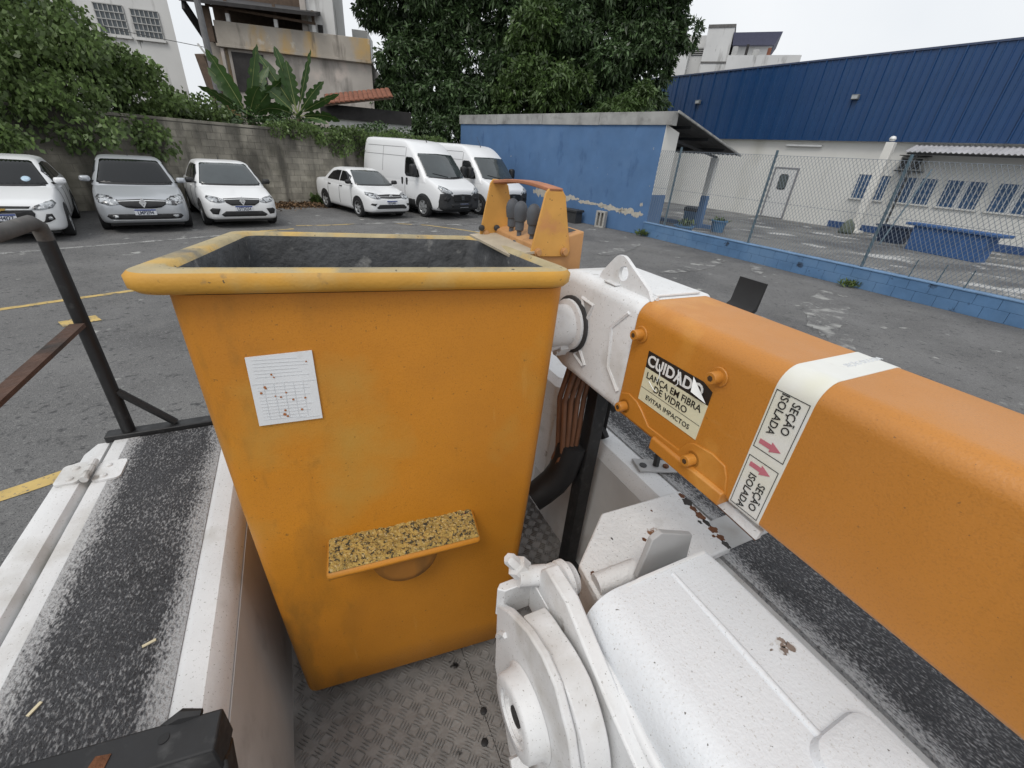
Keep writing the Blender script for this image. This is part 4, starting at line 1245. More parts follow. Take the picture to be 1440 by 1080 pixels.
def patch(name, poly, bvh, axis, mat, parent, off=.006, cuts=3, sgn=1):
    """outline in front view (y,z) or side view (x,z) laid on the car's surface as a thin shell"""
    bm = bmesh.new()
    vs = [bm.verts.new((a, b, 0)) for a, b in poly]
    bm.faces.new(vs)
    bmesh.ops.triangulate(bm, faces=bm.faces)
    for _ in range(cuts):
        es = [e for e in bm.edges if e.calc_length() > .07]
        if not es:
            break
        bmesh.ops.subdivide_edges(bm, edges=es, cuts=1)
        bmesh.ops.triangulate(bm, faces=bm.faces)
    for v in bm.verts:
        a, b = v.co.x, v.co.y
        if axis == 'x':
            hit = bvh.ray_cast(Vector((5, a, b)), Vector((-1, 0, 0)))
            if hit[0] is None:
                hit = bvh.find_nearest(Vector((2.2, a, b)))
            v.co = hit[0] + Vector((off, 0, 0)) + hit[1] * 0
        else:
            hit = bvh.ray_cast(Vector((a, 3 * sgn, b)), Vector((0, -sgn, 0)))
            if hit[0] is None:
                hit = bvh.find_nearest(Vector((a, sgn, b)))
            v.co = hit[0] + Vector((0, off * sgn, 0))
    me = bpy.data.meshes.new(name)
    bm.to_mesh(me)
    bm.free()
    o = ob(name, me, mat, parent, smooth=60)
    md = o.modifiers.new('solid', 'SOLIDIFY')
    md.thickness = .008
    md.offset = 0
    return o


def wheel(parent, x, y, r, w, sgn, mat_rim, steel_=False):
    t = MB().lathe([(r * .66, -w / 2), (r * .93, -w / 2), (r, -w / 2 + .03), (r, w / 2 - .03), (r * .93, w / 2), (r * .68, w / 2 - .004), (r * .66, w / 2 - .02)], (x, y, r), (0, sgn, 0), 28, cap=False).build('wheel', tyre_m, parent, smooth=40)
    MB().lathe([(r * .68, w / 2 - .006), (r * .63, w / 2 - .012), (r * .56, w / 2 - .045)], (x, y, r), (0, sgn, 0), 28, cap=False).build('rim', mat_rim, t, smooth=40)
    MB().lathe([(r * .6, w / 2 - .07), (r * .6, w / 2 - .06)], (x, y, r), (0, sgn, 0), 24).build('brake_back', blackpl, t)
    n = 6 if steel_ else 5
    for k in range(n):
        a = 2 * PI * k / n + .3
        c = Vector((x, y + sgn * (w / 2 - .03), r))
        MB().obox(c + Vector((.05 * r * math.cos(a), 0, .05 * r * math.sin(a))), c + Vector((r * .62 * math.cos(a), 0, r * .62 * math.sin(a))), .07 if not steel_ else .11, .03, up=(0, 1, 0)).build('spoke', mat_rim, t, smooth=0)
    MB().lathe([(r * .17, w / 2 - .03), (r * .14, w / 2 - .006), (.01, w / 2 - .003)], (x, y, r), (0, sgn, 0), 16).build('hub', mat_rim, t)
    return t


def mirror_y(poly):
    return [(-a, b) for a, b in poly][::-1]


def bvh_of(mb):
    return BVHTree.FromPolygons([Vector(v) for v in mb.v], mb.f)


def licence(parent, bvh, z, chars, w=.40, h=.13, y=0.0):
    x = bvh.ray_cast(Vector((5, y, z)), Vector((-1, 0, 0)))[0].x + .02
    p = MB().box(x - .03, x, y - w / 2, y + w / 2, z - h / 2, z + h / 2).build('licence_plate', plate_w, parent, bevel=.004)
    MB().box(x, x + .002, y - w / 2 + .004, y + w / 2 - .004, z + h / 2 - .034, z + h / 2 - .004).build('plate_band', plate_b, p, smooth=0)
    text('plate_text', chars, .105, plate_k, p, (x + .002, y, z - .017), (0, 1, 0), (0, 0, 1), bold=.003, sx=.80)
    return p


def place(t, ang, local, world):
    """rotate the car to ang and put the local ground point on the world point"""
    c, s_ = math.cos(ang), math.sin(ang)
    t.rotation_euler = (0, 0, ang)
    t.location = (world[0] - (local[0] * c - local[1] * s_), world[1] - (local[0] * s_ + local[1] * c), 0)


def sedan(name, label, cfg):
    L, W, H = cfg['L'], cfg['W'], cfg['H']
    t = thing(name, label, 'car', group='cars parked along the block wall')
    pm = paints[cfg['paint']]
    F = L / 2
    noseh = cfg.get('nose', .0)
    st = [(F, .34, .60 + noseh, .66), (F - .035, .26, .68 + noseh, .80), (F - .13, .22, .745 + noseh, .90), (F - .32, .2, .80 + noseh, .965), (F - .62, .19, .87 + noseh, .985), (F - 1.0, .19, .945 + noseh * .5, 1.0), (F - 1.5, .19, .98, 1.0), (F - 2.4, .19, .99, 1.0), (F - 3.2, .19, 1.01, 1.0), (-F + .45, .22, 1.02, .985), (-F + .15, .26, 1.0, .94), (-F + .04, .30, .93, .86), (-F, .36, .8, .76)]
    body = body_loft(st, W)
    bo = body.build('body', pm, t, smooth=50)
    xc = F - cfg.get('cowl', .95)
    hw = W / 2
    rear = -F + cfg.get('rear', .75)
    lv = [(.93, rear - .12, xc + .06, hw * .95, .18, .16), (1.02, rear, xc - .07, hw * .925, .18, .15), (1.02 + (H - 1.02) * .4, rear + .24, xc - .36, hw * .845, .18, .12), (1.02 + (H - 1.02) * .8, rear + .50, xc - .66, hw * .745, .17, .10), (H - .045, rear + .64, xc - .80, hw * .69, .16, .09), (H - .008, rear + .86, xc - 1.02, hw * .56, .16, .05), (H, rear + 1.15, xc - 1.3, hw * .3, .14, .0)]
    cab = cabin_loft(lv)
    cab.build('cabin', pm, t, smooth=60)
    bb, cb = bvh_of(body), bvh_of(cab)
    z0, z1 = 1.0, H - .075
    wsp = [(-hw * .84, z0), (-hw * .78, z0 - .015), (0, z0 - .03), (hw * .78, z0 - .015), (hw * .84, z0), (hw * .645, z1 - .01), (hw * .6, z1 + .01), (0, z1 + .02), (-hw * .6, z1 + .01), (-hw * .645, z1 - .01)]
    wso = patch('windscreen', wsp, cb, 'x', glassd if cfg.get('darkglass', True) else glassl, t, cuts=4)
    patch('wiper_cowl', [(-hw * .8, z0 - .03), (hw * .8, z0 - .03), (hw * .78, z0 - .0), (0, z0 - .02), (-hw * .78, z0 - .0)], cb, 'x', blackpl, t, off=.012)
    for s_ in (1, -1):
        zs, zt_ = 1.035, H - .115
        fw = [(xc - .40, zs), (xc - .52, zs + .18), (xc - .82, zt_), (xc - 1.12, zt_ + .012), (xc - 1.14, zs)]
        rw = [(xc - 1.20, zs), (xc - 1.18, zt_ + .012), (xc - 1.5, zt_ + .005), (rear + .72, zt_ - .05), (rear + .42, zs + .02), (rear + .46, zs)]
        patch('side_window', fw, cb, 'y', glassd, t, sgn=s_)
        patch('side_window', rw, cb, 'y', glassd, t, sgn=s_)
        for hx in (xc - 1.03, xc - 1.9):
            y = bb.ray_cast(Vector((hx, 3 * s_, .88)), Vector((0, -s_, 0)))[0].y
            MB().obox((hx - .09, y + .012 * s_, .88), (hx + .09, y + .012 * s_, .88), .03, .03).build('door_handle', blackpl if cfg.get('blackhandle') else pm, t, bevel=.008)
        for xs in (xc - .28, xc - 1.16, xc - 2.02):
            patch('door_gap', [(xs, .32), (xs + .012, .32), (xs + .012, .97), (xs, .97)], bb, 'y', blackpl, t, off=.002, sgn=s_)
        # mirror
        mm = pm if not cfg.get('blackmirror') else blackpl
        mx, my = xc - .30, s_ * (hw * .93 + .11)
        mr_ = MB().loft([[(mx + dx, my + s_ * a, 1.06 + b) for a, b in rrect(0, 0, .2 * k, .13 * k, .05 * k)] for dx, k in ((-.05, .9), (0.0, 1.0), (.06, .85), (.09, .5))]).build('door_mirror', mm, t, smooth=60)
        MB().obox((mx, s_ * hw * .88, 1.0), (mx, my, 1.03), .05, .04).build('mirror_arm', blackpl, mr_)
        # wheel arches and wheels
        for wx in (F - cfg['fo'], F - cfg['fo'] - cfg['wb']):
            arch = [(wx + .365 * math.cos(a), .31 + .365 * math.sin(a)) for a in [PI * k / 14 for k in range(15)]] + [(wx - .365, .2), (wx + .365, .2)]
            patch('wheel_arch', arch, bb, 'y', blackpl, t, off=.003, sgn=s_)
            wheel(t, wx, s_ * (hw - .08), .305, .19, s_, rim_m)
    for nm, poly, mat, both, off in cfg['front']:
        patch(nm, poly, bb, 'x', mat, t, off=off)
        if both:
            patch(nm, mirror_y(poly), bb, 'x', mat, t, off=off)
    licence(t, bb, cfg['plate_z'], cfg['plate'])
    cfg['emblem'](t, bb)
    MB().tube([(xc - 1.35, 0, H - .004), (xc - 1.42, 0, H + .07), (xc - 1.5, 0, H + .12)], [.014, .006, .004], 6).build('antenna', blackpl, t)
    MB().box(-F + .3, F - .25, -hw * .8, hw * .8, .15, .3).build('underbody', blackpl, t, smooth=0)
    for a, b in cfg.get('stickers', ()):
        x = cb.ray_cast(Vector((5, a, b)), Vector((-1, 0, 0)))[0].x
        patch('windscreen_sticker', [(a + .07 * math.cos(q), b + .045 * math.sin(q)) for q in [2 * PI * k / 12 for k in range(12)]], cb, 'x', M('sticker_blue', (.45, .6, .72), rough=.4), t, off=.012)
    return t


def front_x(bb, y, z):
    return bb.ray_cast(Vector((5, y, z)), Vector((-1, 0, 0)))[0].x


def em_diamond(z, h):
    def f(t, bb):
        x = front_x(bb, 0, z) + .012
        out = [(0, z + h), (.62 * h, z), (0, z - h), (-.62 * h, z)]
        inn = [(0, z + h * .5), (.27 * h, z), (0, z - h * .5), (-.27 * h, z)]
        MB().loft([[(x, a, b) for a, b in out], [(x + .022, a * .9, z + (b - z) * .9) for a, b in out], [(x + .022, a, b) for a, b in inn], [(x + .008, a, b) for a, b in inn]]).build('emblem', chrome, t, smooth=0)
    return f


def em_bowtie(z):
    def f(t, bb):
        x = front_x(bb, 0, z) + .012
        q = [(-.085, .018), (-.03, .018), (-.03, .03), (.03, .03), (.03, .018), (.1, .018), (.085, -.018), (.03, -.018), (.03, -.03), (-.03, -.03), (-.03, -.018), (-.1, -.018)]
        MB().prism([(a, z + b) for a, b in q], lambda a, b, d: (d, a, b), x, x + .02).build('emblem', gold, t, bevel=.003)
    return f


def em_round(z, r):
    def f(t, bb):
        x = front_x(bb, 0, z) + .008
        e = MB().lathe([(r, 0), (r, .012), (r * .86, .016), (r * .86, .008)], (x, 0, z), (1, 0, 0), 24).build('emblem', chrome, t)
        for pts in ([(-.5, .62), (-.28, -.05), (0, .55), (.28, -.05), (.5, .62)], [(-.78, .2), (-.4, -.72), (0, .05), (.4, -.72), (.78, .2)]):
            MB().tube([(x + .014, a * r, z + b * r) for a, b in pts], r * .08, 5).build('emblem_stroke', chrome, e)
    return f


logan_front = [
    ('headlamp', [(.42, .635), (.44, .73), (.56, .79), (.74, .815), (.81, .75), (.77, .66), (.60, .61)], lens_m, True, .010),
    ('grille', [(-.45, .72), (0, .74), (.45, .72), (.43, .64), (.32, .57), (.16, .545), (-.16, .545), (-.32, .57), (-.43, .64)], blackpl, False, .006),
    ('grille_bar', [(-.44, .706), (0, .722), (.44, .706), (.44, .692), (0, .706), (-.44, .692)], chrome, False, .016),
    ('lower_intake', [(-.66, .43), (.66, .43), (.70, .38), (.64, .325), (.30, .31), (-.30, .31), (-.64, .325), (-.70, .38)], blackpl, False, .006),
    ('fog_lamp', [(.50, .40), (.56, .415), (.62, .40), (.62, .36), (.56, .345), (.50, .36)], lens_m, True, .012),
    ('bumper_lip', [(-.60, .292), (.60, .292), (.66, .30), (.60, .305), (-.60, .305), (-.66, .30)], chrome, False, .012)]
sandero_front = [
    ('headlamp', [(.40, .66), (.43, .72), (.56, .76), (.74, .785), (.78, .73), (.72, .665), (.55, .635)], lens_m, True, .010),
    ('grille', [(-.42, .73), (0, .75), (.42, .73), (.38, .64), (.26, .57), (-.26, .57), (-.38, .64)], blackpl, False, .006),
    ('grille_bar', [(-.41, .716), (0, .732), (.41, .716), (.41, .702), (0, .717), (-.41, .702)], chrome, False, .016),
    ('lower_intake', [(-.42, .435), (.42, .435), (.54, .355), (.48, .305), (-.48, .305), (-.54, .355)], blackpl, False, .006),
    ('fog_pocket', [(.53, .50), (.70, .51), (.76, .46), (.72, .37), (.60, .36)], blackpl, True, .008)]
onix_front = [
    ('headlamp', [(.42, .63), (.50, .70), (.66, .76), (.76, .785), (.80, .72), (.74, .655), (.56, .625)], lens_m, True, .010),
    ('upper_grille', [(-.44, .69), (0, .70), (.44, .69), (.40, .65), (0, .655), (-.40, .65)], blackpl, False, .006),
    ('grille_bar', [(-.42, .647), (0, .652), (.42, .647), (.44, .625), (0, .63), (-.44, .625)], chrome, False, .014),
    ('lower_grille', [(-.44, .62), (.44, .62), (.47, .56), (.42, .42), (.36, .38), (-.36, .38), (-.42, .42), (-.47, .56)], blackpl, False, .006),
    ('fog_pocket', [(.62, .55), (.70, .55), (.72, .45), (.62, .40), (.48, .38), (.56, .42)], blackpl, True, .008),
    ('fog_lamp', [(.63, .49), (.66, .505), (.69, .49), (.69, .455), (.66, .44), (.63, .455)], lens_m, True, .014)]
gol_front = [
    ('headlamp', [(.40, .66), (.42, .775), (.58, .81), (.73, .82), (.77, .75), (.71, .67), (.52, .64)], lens_m, True, .010),
    ('grille', [(-.42, .76), (0, .775), (.42, .76), (.40, .67), (0, .655), (-.40, .67)], blackpl, False, .006),
    ('grille_bar', [(-.41, .713), (.41, .713), (.41, .706), (-.41, .706)], chrome, False, .014),
    ('lower_intake', [(-.46, .47), (.46, .47), (.58, .375), (.52, .335), (-.52, .335), (-.58, .375)], blackpl, False, .006),
    ('lower_trim', [(-.60, .322), (.60, .322), (.62, .335), (-.62, .335)], chrome, False, .012),
    ('fog_pocket', [(.56, .50), (.71, .51), (.74, .46), (.62, .43)], blackpl, True, .008)]
c1 = sedan('white_sedan', 'white car with gold bowtie grille badge at the far left, blue sticker on windscreen', dict(L=4.47, W=1.73, H=1.47, paint='white', fo=.86, wb=2.6, front=onix_front, plate_z=.50, plate='TCH4I27', emblem=em_bowtie(.64), stickers=((.42, 1.09),), nose=.02))
place(c1, math.radians(-48), (4.47 / 2 - .86, .865), (-9.90, 9.46))
c2 = sedan('silver_car', 'silver car with chrome grille bar between the two white cars', dict(L=4.3, W=1.73, H=1.53, paint='silver', fo=.82, wb=2.63, front=logan_front, plate_z=.47, plate='LMP2I94', emblem=em_diamond(.665, .115)))
place(c2, math.radians(-49), (4.3 / 2 - .82, 0), (-9.36, 10.86))
c3 = sedan('white_hatchback', 'white car with black mirrors parked right of the silver car', dict(L=4.2, W=1.73, H=1.53, paint='white', fo=.82, wb=2.59, front=sandero_front, plate_z=.50, plate='LST2G54', emblem=em_diamond(.675, .115), blackmirror=True, darkglass=False))
place(c3, math.radians(-48), (4.2 / 2 - .82, 0), (-7.98, 12.38))
c4 = sedan('white_compact_sedan', 'small white sedan parked beside the white van', dict(L=4.2, W=1.66, H=1.46, paint='white', fo=.82, wb=2.47, front=gol_front, plate_z=.53, plate='RJV5A81', emblem=em_round(.72, .06), blackmirror=True, blackhandle=True, darkglass=False))
place(c4, math.radians(-42.5), (4.2 / 2 - .82, -.83), (-5.72, 15.36))


def van(label):
    L, W, H = 4.96, 2.05, 2.50
    t = thing('white_van', label, 'van', group='white vans beside the blue wall')
    pm = paints['vanwhite']
    F, hw = L / 2, W / 2
    st = [(F, .40, .92, .70), (F - .04, .34, 1.0, .84), (F - .14, .30, 1.06, .925), (F - .34, .28, 1.15, .97), (F - .62, .27, 1.26, .99), (F - .9, .27, 1.34, 1.0), (F - 1.4, .27, 1.36, 1.0), (F - 3.2, .27, 1.36, 1.0), (-F + .1, .27, 1.36, 1.0), (-F, .3, 1.36, .985)]
    body = body_loft(st, W)
    body.build('body', pm, t, smooth=50)
    lv = [(1.15, -F + .01, F - .50, hw * .985, .14, .22), (1.27, -F + .01, F - .66, hw * .98, .14, .22), (1.6, -F + .02, F - .96, hw * .955, .15, .2), (1.98, -F + .04, F - 1.32, hw * .90, .16, .18), (2.12, -F + .06, F - 1.48, hw * .875, .16, .17), (2.34, -F + .09, F - 1.80, hw * .83, .16, .16), (2.46, -F + .14, F - 2.15, hw * .76, .16, .12), (2.5, -F + .3, F - 2.6, hw * .6, .14, .05)]
    cab = cabin_loft(lv)
    cab.build('cabin', pm, t, smooth=60)
    bb, cb = bvh_of(body), bvh_of(cab)
    patch('windscreen', [(-hw * .86, 1.36), (-.5, 1.30), (0, 1.28), (.5, 1.30), (hw * .86, 1.36), (hw * .80, 2.0), (hw * .76, 2.06), (0, 2.08), (-hw * .76, 2.06), (-hw * .80, 2.0)], cb, 'x', glassl, t, cuts=4)
    patch('windscreen_base', [(-hw * .84, 1.335), (-.5, 1.275), (0, 1.255), (.5, 1.275), (hw * .84, 1.335), (.5, 1.345), (0, 1.33), (-.5, 1.345)], cb, 'x', blackpl, t, off=.014)
    for (a, b) in (((-.05, 1.36), (-.62, 1.46)), ((.62, 1.37), (.08, 1.35))):
        pts = []
        for k in range(6):
            y, z = a[0] + (b[0] - a[0]) * k / 5, a[1] + (b[1] - a[1]) * k / 5
            pts.append((front_x(cb, y, z) + .025, y, z))
        MB().tube(pts, .011, 5).build('wiper', blackpl, t)
    # dark lower bumper
    patch('bumper', [(-.80, .31), (-.95, .36), (-.96, .62), (-.93, .86), (-.78, .90), (-.60, .885), (-.46, .80), (-.40, .78), (.40, .78), (.46, .80), (.60, .885), (.78, .90), (.93, .86), (.96, .62), (.95, .36), (.80, .31)], bb, 'x', greypl, t, off=.014, cuts=4)
    gr = patch('grille', [(-.42, .84), (0, .86), (.42, .84), (.44, .77), (.36, .60), (-.36, .60), (-.44, .77)], bb, 'x', blackpl, t, off=.028)
    for z in (.66, .71, .76, .81):
        patch('grille_slat', [(-.38, z), (.38, z), (.38, z + .012), (-.38, z + .012)], bb, 'x', greypl, t, off=.04)
    for k in range(3):
        x = front_x(bb, 0, .73) + .045
        MB().prism(rrect(-.045 + .045 * k, .73, .026, .13, .008), lambda a, b, d: (d, a, b), x, x + .02).build('emblem_bar', M('emblem_grey', (.16, .17, .18), rough=.35, metal=.6), t)
    patch('lower_intake', [(-.52, .52), (.52, .52), (.46, .42), (-.46, .42)], bb, 'x', blackpl, t, off=.026)
    for s_ in (1, -1):
        def mir(p):
            return p if s_ > 0 else mirror_y(p)
        patch('headlamp', mir([(.44, .885), (.52, .96), (.70, 1.06), (.86, 1.12), (.93, 1.04), (.90, .93), (.72, .875), (.55, .86)]), bb, 'x', lens_m, t, off=.018)
        patch('fog_pocket', mir([(.54, .74), (.80, .76), (.84, .66), (.66, .62)]), bb, 'x', blackpl, t, off=.026)
        x0 = F - .96
        patch('side_window', [(x0 - .20, 1.33), (x0 - .30, 1.52), (x0 - .58, 1.86), (x0 - .70, 1.92), (x0 - 1.02, 1.92), (x0 - 1.06, 1.86), (x0 - 1.06, 1.36), (x0 - 1.0, 1.30), (x0 - .3, 1.29)], cb, 'y', glassd, t, sgn=s_)
        for wx in (F - .95, F - .95 - 3.0):
            arch = [(wx + .47 * math.cos(a), .35 + .45 * math.sin(a)) for a in [PI * k / 16 for k in range(17)]] + [(wx - .47, .28), (wx + .47, .28)]
            patch('arch_trim', arch, bb, 'y', greypl, t, off=.008, sgn=s_)
            inn = [(wx + .385 * math.cos(a), .34 + .385 * math.sin(a)) for a in [PI * k / 16 for k in range(17)]] + [(wx - .385, .28), (wx + .385, .28)]
            patch('wheel_arch', inn, bb, 'y', blackpl, t, off=.016, sgn=s_)
            wheel(t, wx, s_ * (hw - .075), .345, .215, s_, rim_m, True)
        patch('sill_trim', [(F - 1.45, .30), (F - 1.45, .55), (F - 3.4, .55), (F - 3.4, .26)], bb, 'y', greypl, t, off=.008, sgn=s_)
        for hx, z in ((F - 1.92, 1.12), (F - 2.2, 1.12)):
            y = bb.ray_cast(Vector((hx, 3 * s_, z)), Vector((0, -s_, 0)))[0].y
            MB().prism(rrect(hx, z, .09, .24, .04), lambda a, b, d: (a, d, b), y, y + .02 * s_).build('door_handle', blackpl, t)
        for xs, z0, z1 in ((F - 2.05, .6, 1.34), (F - 3.5, .6, 1.34)):
            patch('door_gap', [(xs, z0), (xs + .014, z0), (xs + .014, z1), (xs, z1)], bb, 'y', M('gap_grey', (.2, .2, .21), rough=.6), t, off=.003, sgn=s_)
        for xs in (F - 2.05, F - 3.5):
            patch('panel_crease', [(xs, 1.38), (xs + .014, 1.38), (xs + .014, 2.22), (xs, 2.22)], cb, 'y', M('gap_grey', (.2, .2, .21), rough=.6), t, off=.003, sgn=s_)
        for z in (1.93, 2.22):
            patch('panel_crease', [(F - 2.1, z), (F - 2.1, z + .012), (-F + .15, z + .012), (-F + .15, z)], cb, 'y', M('gap_grey', (.2, .2, .21), rough=.6), t, off=.003, sgn=s_)
        patch('slide_rail', [(F - 3.4, 1.30), (F - 3.4, 1.345), (-F + .1, 1.345), (-F + .1, 1.30)], bb, 'y', greypl, t, off=.012, sgn=s_)
        mx, my = F - 1.28, s_ * (hw + .17)
        mr_ = MB().loft([[(mx + dx, my + a, 1.52 + b) for a, b in rrect(0, 0, .24 * k, .40 * k, .07 * k)] for dx, k in ((-.06, .92), (0, 1), (.08, .9), (.12, .6))]).build('door_mirror', blackpl, t, smooth=60)
        MB().obox((mx, s_ * hw * .93, 1.42), (mx, my, 1.42), .09, .07).build('mirror_arm', blackpl, mr_)
    licence(t, bb, .47, 'SUI4F63', y=.12)
    MB().tube([(F - 2.0, 0, 2.44), (F - 2.05, 0, 2.50), (F - 2.25, 0, 2.80)], [.02, .008, .004], 6).build('antenna', blackpl, t)
    MB().box(-F + .3, F - .4, -hw * .8, hw * .8, .2, .4).build('underbody', blackpl, t, smooth=0)
    return t


v1 = van('white panel van with dark bumper between the small sedan and the other van')
place(v1, math.radians(-40), (4.96 / 2 - .95, -1.02), (-3.75, 16.6))
v2 = van('white panel van nearest the blue wall, partly hidden by the other van')
place(v2, math.radians(-41), (4.96 / 2 - .95, -1.02), (-1.95, 18.55))
# ------------------------------------------------------------------ vegetation
leaf_dark = M('mango_leaf', (.058, .098, .038), rough=.42, var=.35, vs=.8, island=.6, coord='world', transl=.15, spec=.45)
leaf_bright = M('mango_leaf_young', (.075, .125, .036), rough=.45, var=.25, vs=.9, island=.45, coord='world', transl=.2)  # brighter green leaf colour of the younger trees
leaf_vine = M('vine_leaf', (.110, .165, .054), rough=.45, var=.3, vs=1.2, island=.55, coord='world', transl=.2)
leaf_ban = M('banana_leaf', (.048, .098, .026), rough=.4, var=.25, vs=3, transl=.25, layers=[((.16, .2, .06), 5, .62, .75, 4)])
bark = M('bark', (.055, .045, .036), rough=.95, var=.35, vs=6, bump=1, bs=20)
grassm = M('weed_leaf', (.09, .13, .035), rough=.6, var=.3, vs=3, island=.4, coord='world')


def unit(n):
    v = RNG.normal(size=(n, 3))
    return v / np.linalg.norm(v, axis=1)[:, None]


def leaves(name, P, D, Ln, Wd, mat, parent, up=None):
    """P base points, D directions (n,3), length and width arrays: folded diamond leaves of two quads"""
    n = len(P)
    D = D / np.linalg.norm(D, axis=1)[:, None]
    R = np.cross(D, up if up is not None else unit(n))
    R /= np.linalg.norm(R, axis=1)[:, None] + 1e-9
    Nn = np.cross(R, D)
    Ln, Wd = Ln[:, None], Wd[:, None]
    a = P
    tip = P + D * Ln - np.array([0, 0, 1]) * Ln * .18
    mid = P + D * Ln * .5 + Nn * Wd * .0
    l = P + D * Ln * .48 - R * Wd * .5 + Nn * Wd * .22
    r = P + D * Ln * .48 + R * Wd * .5 + Nn * Wd * .22
    V = np.stack([a, r, tip, l], 1).reshape(-1, 3)
    F = np.arange(4 * n).reshape(n, 4)
    me = fast_mesh(name, V, F)
    return ob(name, me, mat, parent, smooth=0)


def shell_points(ells, n, inner=.45, keep=None):
    """points in the outer shell of a union of ellipsoids; returns points and outward directions"""
    ells = [(np.array(c, float), np.array(r, float)) for c, r in ells]
    wts = np.array([(r[0] * r[1] * r[2]) ** (2 / 3) for _, r in ells])
    wts /= wts.sum()
    out, dirs = [], []
    while sum(len(o_) for o_ in out) < n:
        idx = RNG.choice(len(ells), size=n, p=wts)
        C = np.array([e[0] for e in ells])[idx]
        Rr = np.array([e[1] for e in ells])[idx]
        u = unit(n)
        rad = inner + (1.06 - inner) * RNG.random(n) ** .45
        p = C + u * Rr * rad[:, None]
        ok = np.ones(n, bool)
        for c, r in ells:   # drop points buried well inside another lobe
            q = np.linalg.norm((p - c) / r, axis=1)
            ok &= q > inner * .95
        ok &= vnoise(p, 1.1) + .5 * vnoise(p, 3.1) > -.55
        if keep is not None:
            ok &= keep(p)
        out.append(p[ok])
        dirs.append(u[ok])
    return np.concatenate(out)[:n], np.concatenate(dirs)[:n]


def sublobes(ells, seed, k=7):
    rg_ = np.random.default_rng(seed)
    out = []
    for c, r in ells:
        c, r = np.array(c, float), np.array(r, float)
        out.append((c, r * .78))
        for _ in range(k):
            u = rg_.normal(size=3)
            u /= np.linalg.norm(u)
            if u[1] > .3:
                u[1] *= -1
            f = rg_.uniform(.32, .5)
            out.append((c + u * r * .78, r * f * np.array([1, 1, .8])))
    return out


def clustered(P, U, per, spread, droop):
    n = len(P)
    PP = np.repeat(P, per, 0) + RNG.normal(size=(n * per, 3)) * spread
    DD = np.repeat(U, per, 0) * .5 + unit(n * per) * .9
    DD[:, 2] -= droop
    return PP, DD


def tree(name, label, base, trunk_h, ells, ncl, per, size, mat, limbs, seed, young=0, r0=.3):
    t = thing(name, label, 'tree', base, 0, 'big trees behind the lot')
    b = Vector(base)
    rr = random.Random(seed)
    top = Vector((rr.uniform(-.4, .4), rr.uniform(-.3, .3), trunk_h))
    MB().tube([(0, 0, -.1), (.05, .02, trunk_h * .3), (top.x * .6, top.y * .6, trunk_h * .7), top], [r0 * 1.3, r0, r0 * .85, r0 * .7], 10).build('trunk', bark, t, smooth=60)
    for k in range(limbs):
        c, r = ells[k % len(ells)]
        e = Vector(c) - b + Vector((rr.uniform(-.5, .5), rr.uniform(-.5, .5), rr.uniform(0, .8)))
        md = top.lerp(e, .5) + Vector((rr.uniform(-.4, .4), rr.uniform(-.4, .4), -.3))
        MB().tube([top * .9, md, e], [r0 * .45, r0 * .28, r0 * .1], 7).build('limb', bark, t, smooth=60)
    P, U = shell_points(sublobes(ells, seed), ncl, inner=.5)
    PP, DD = clustered(P - np.array(base), U, per, .07, .42)
    n = len(PP)
    sz = size * RNG.uniform(.7, 1.3, n)
    leaves('crown', PP, DD, sz, sz * .33, mat, t)
    return t


# two big mango trees
E1 = [((-7.4, 29.5, 6.3), (1.9, 2.0, 1.6)), ((-5.6, 29.3, 5.2), (2.2, 2.2, 1.7)), ((-8.3, 30.0, 9.2), (1.6, 1.8, 1.5)), ((-6.2, 30.2, 8.4), (2.2, 2.2, 1.7)), ((-3.8, 29.6, 7.1), (2.1, 2.2, 2.0)), ((-4.3, 30.2, 10.2), (2.2, 2.2, 1.8)), ((-6.8, 30.5, 11.2), (2.2, 2.2, 1.6)), ((-3.0, 29.2, 4.8), (1.8, 1.9, 1.5)), ((-8.0, 29.2, 4.6), (1.2, 1.4, 1.0))]
tree('mango_tree', 'dark leafy mango tree behind the vans with sky showing through', (-5.6, 30.2, 0), 4.2, E1, 5200, 13, .30, leaf_dark, 9, 3)
E2 = [((-.6, 29.2, 6.2), (2.3, 2.3, 2.2)), ((1.6, 28.6, 5.4), (2.5, 2.3, 2.0)), ((-1.2, 29.8, 9.0), (2.0, 2.2, 1.9)), ((1.2, 29.2, 8.2), (2.5, 2.4, 2.1)), ((3.6, 29.4, 7.4), (2.6, 2.5, 2.4)), ((5.8, 30.2, 7.2), (2.4, 2.4, 2.3)), ((2.2, 30.0, 11.0), (2.8, 2.6, 2.0)), ((5.4, 30.4, 10.4), (2.7, 2.6, 2.1)), ((-.6, 30.2, 11.6), (2.2, 2.3, 1.8)), ((7.0, 30.6, 8.9), (1.5, 1.8, 1.9)), ((6.2, 29.6, 5.2), (1.9, 1.9, 1.3))]
tree('mango_tree', 'largest dense mango tree rising behind the blue shed wall', (2.2, 30.6, 0), 4.5, E2, 8200, 13, .30, leaf_dark, 11, 5, r0=.38)
E3 = [((1.0, 26.4, 5.3), (1.6, 1.2, 1.4)), ((-.9, 27.0, 5.6), (1.3, 1.1, 1.7)), ((-.2, 27.2, 8.0), (1.4, 1.1, 1.4))]
t3 = tree('mango_tree', 'younger bright green mango branches in front of the large dark tree', (.6, 27.3, 0), 4.0, E3, 1000, 13, .28, leaf_bright, 3, 9, r0=.16)
E4 = [((4.3, 24.8, 4.5), (.95, .8, .75)), ((5.0, 25.0, 5.0), (.75, .7, .8)), ((3.6, 24.8, 4.2), (.8, .7, .55))]
tree('young_tree', 'small bright green tree just behind the blue shed wall', (4.3, 25.2, 0), 3.2, E4, 560, 12, .24, leaf_bright, 3, 12, r0=.09)

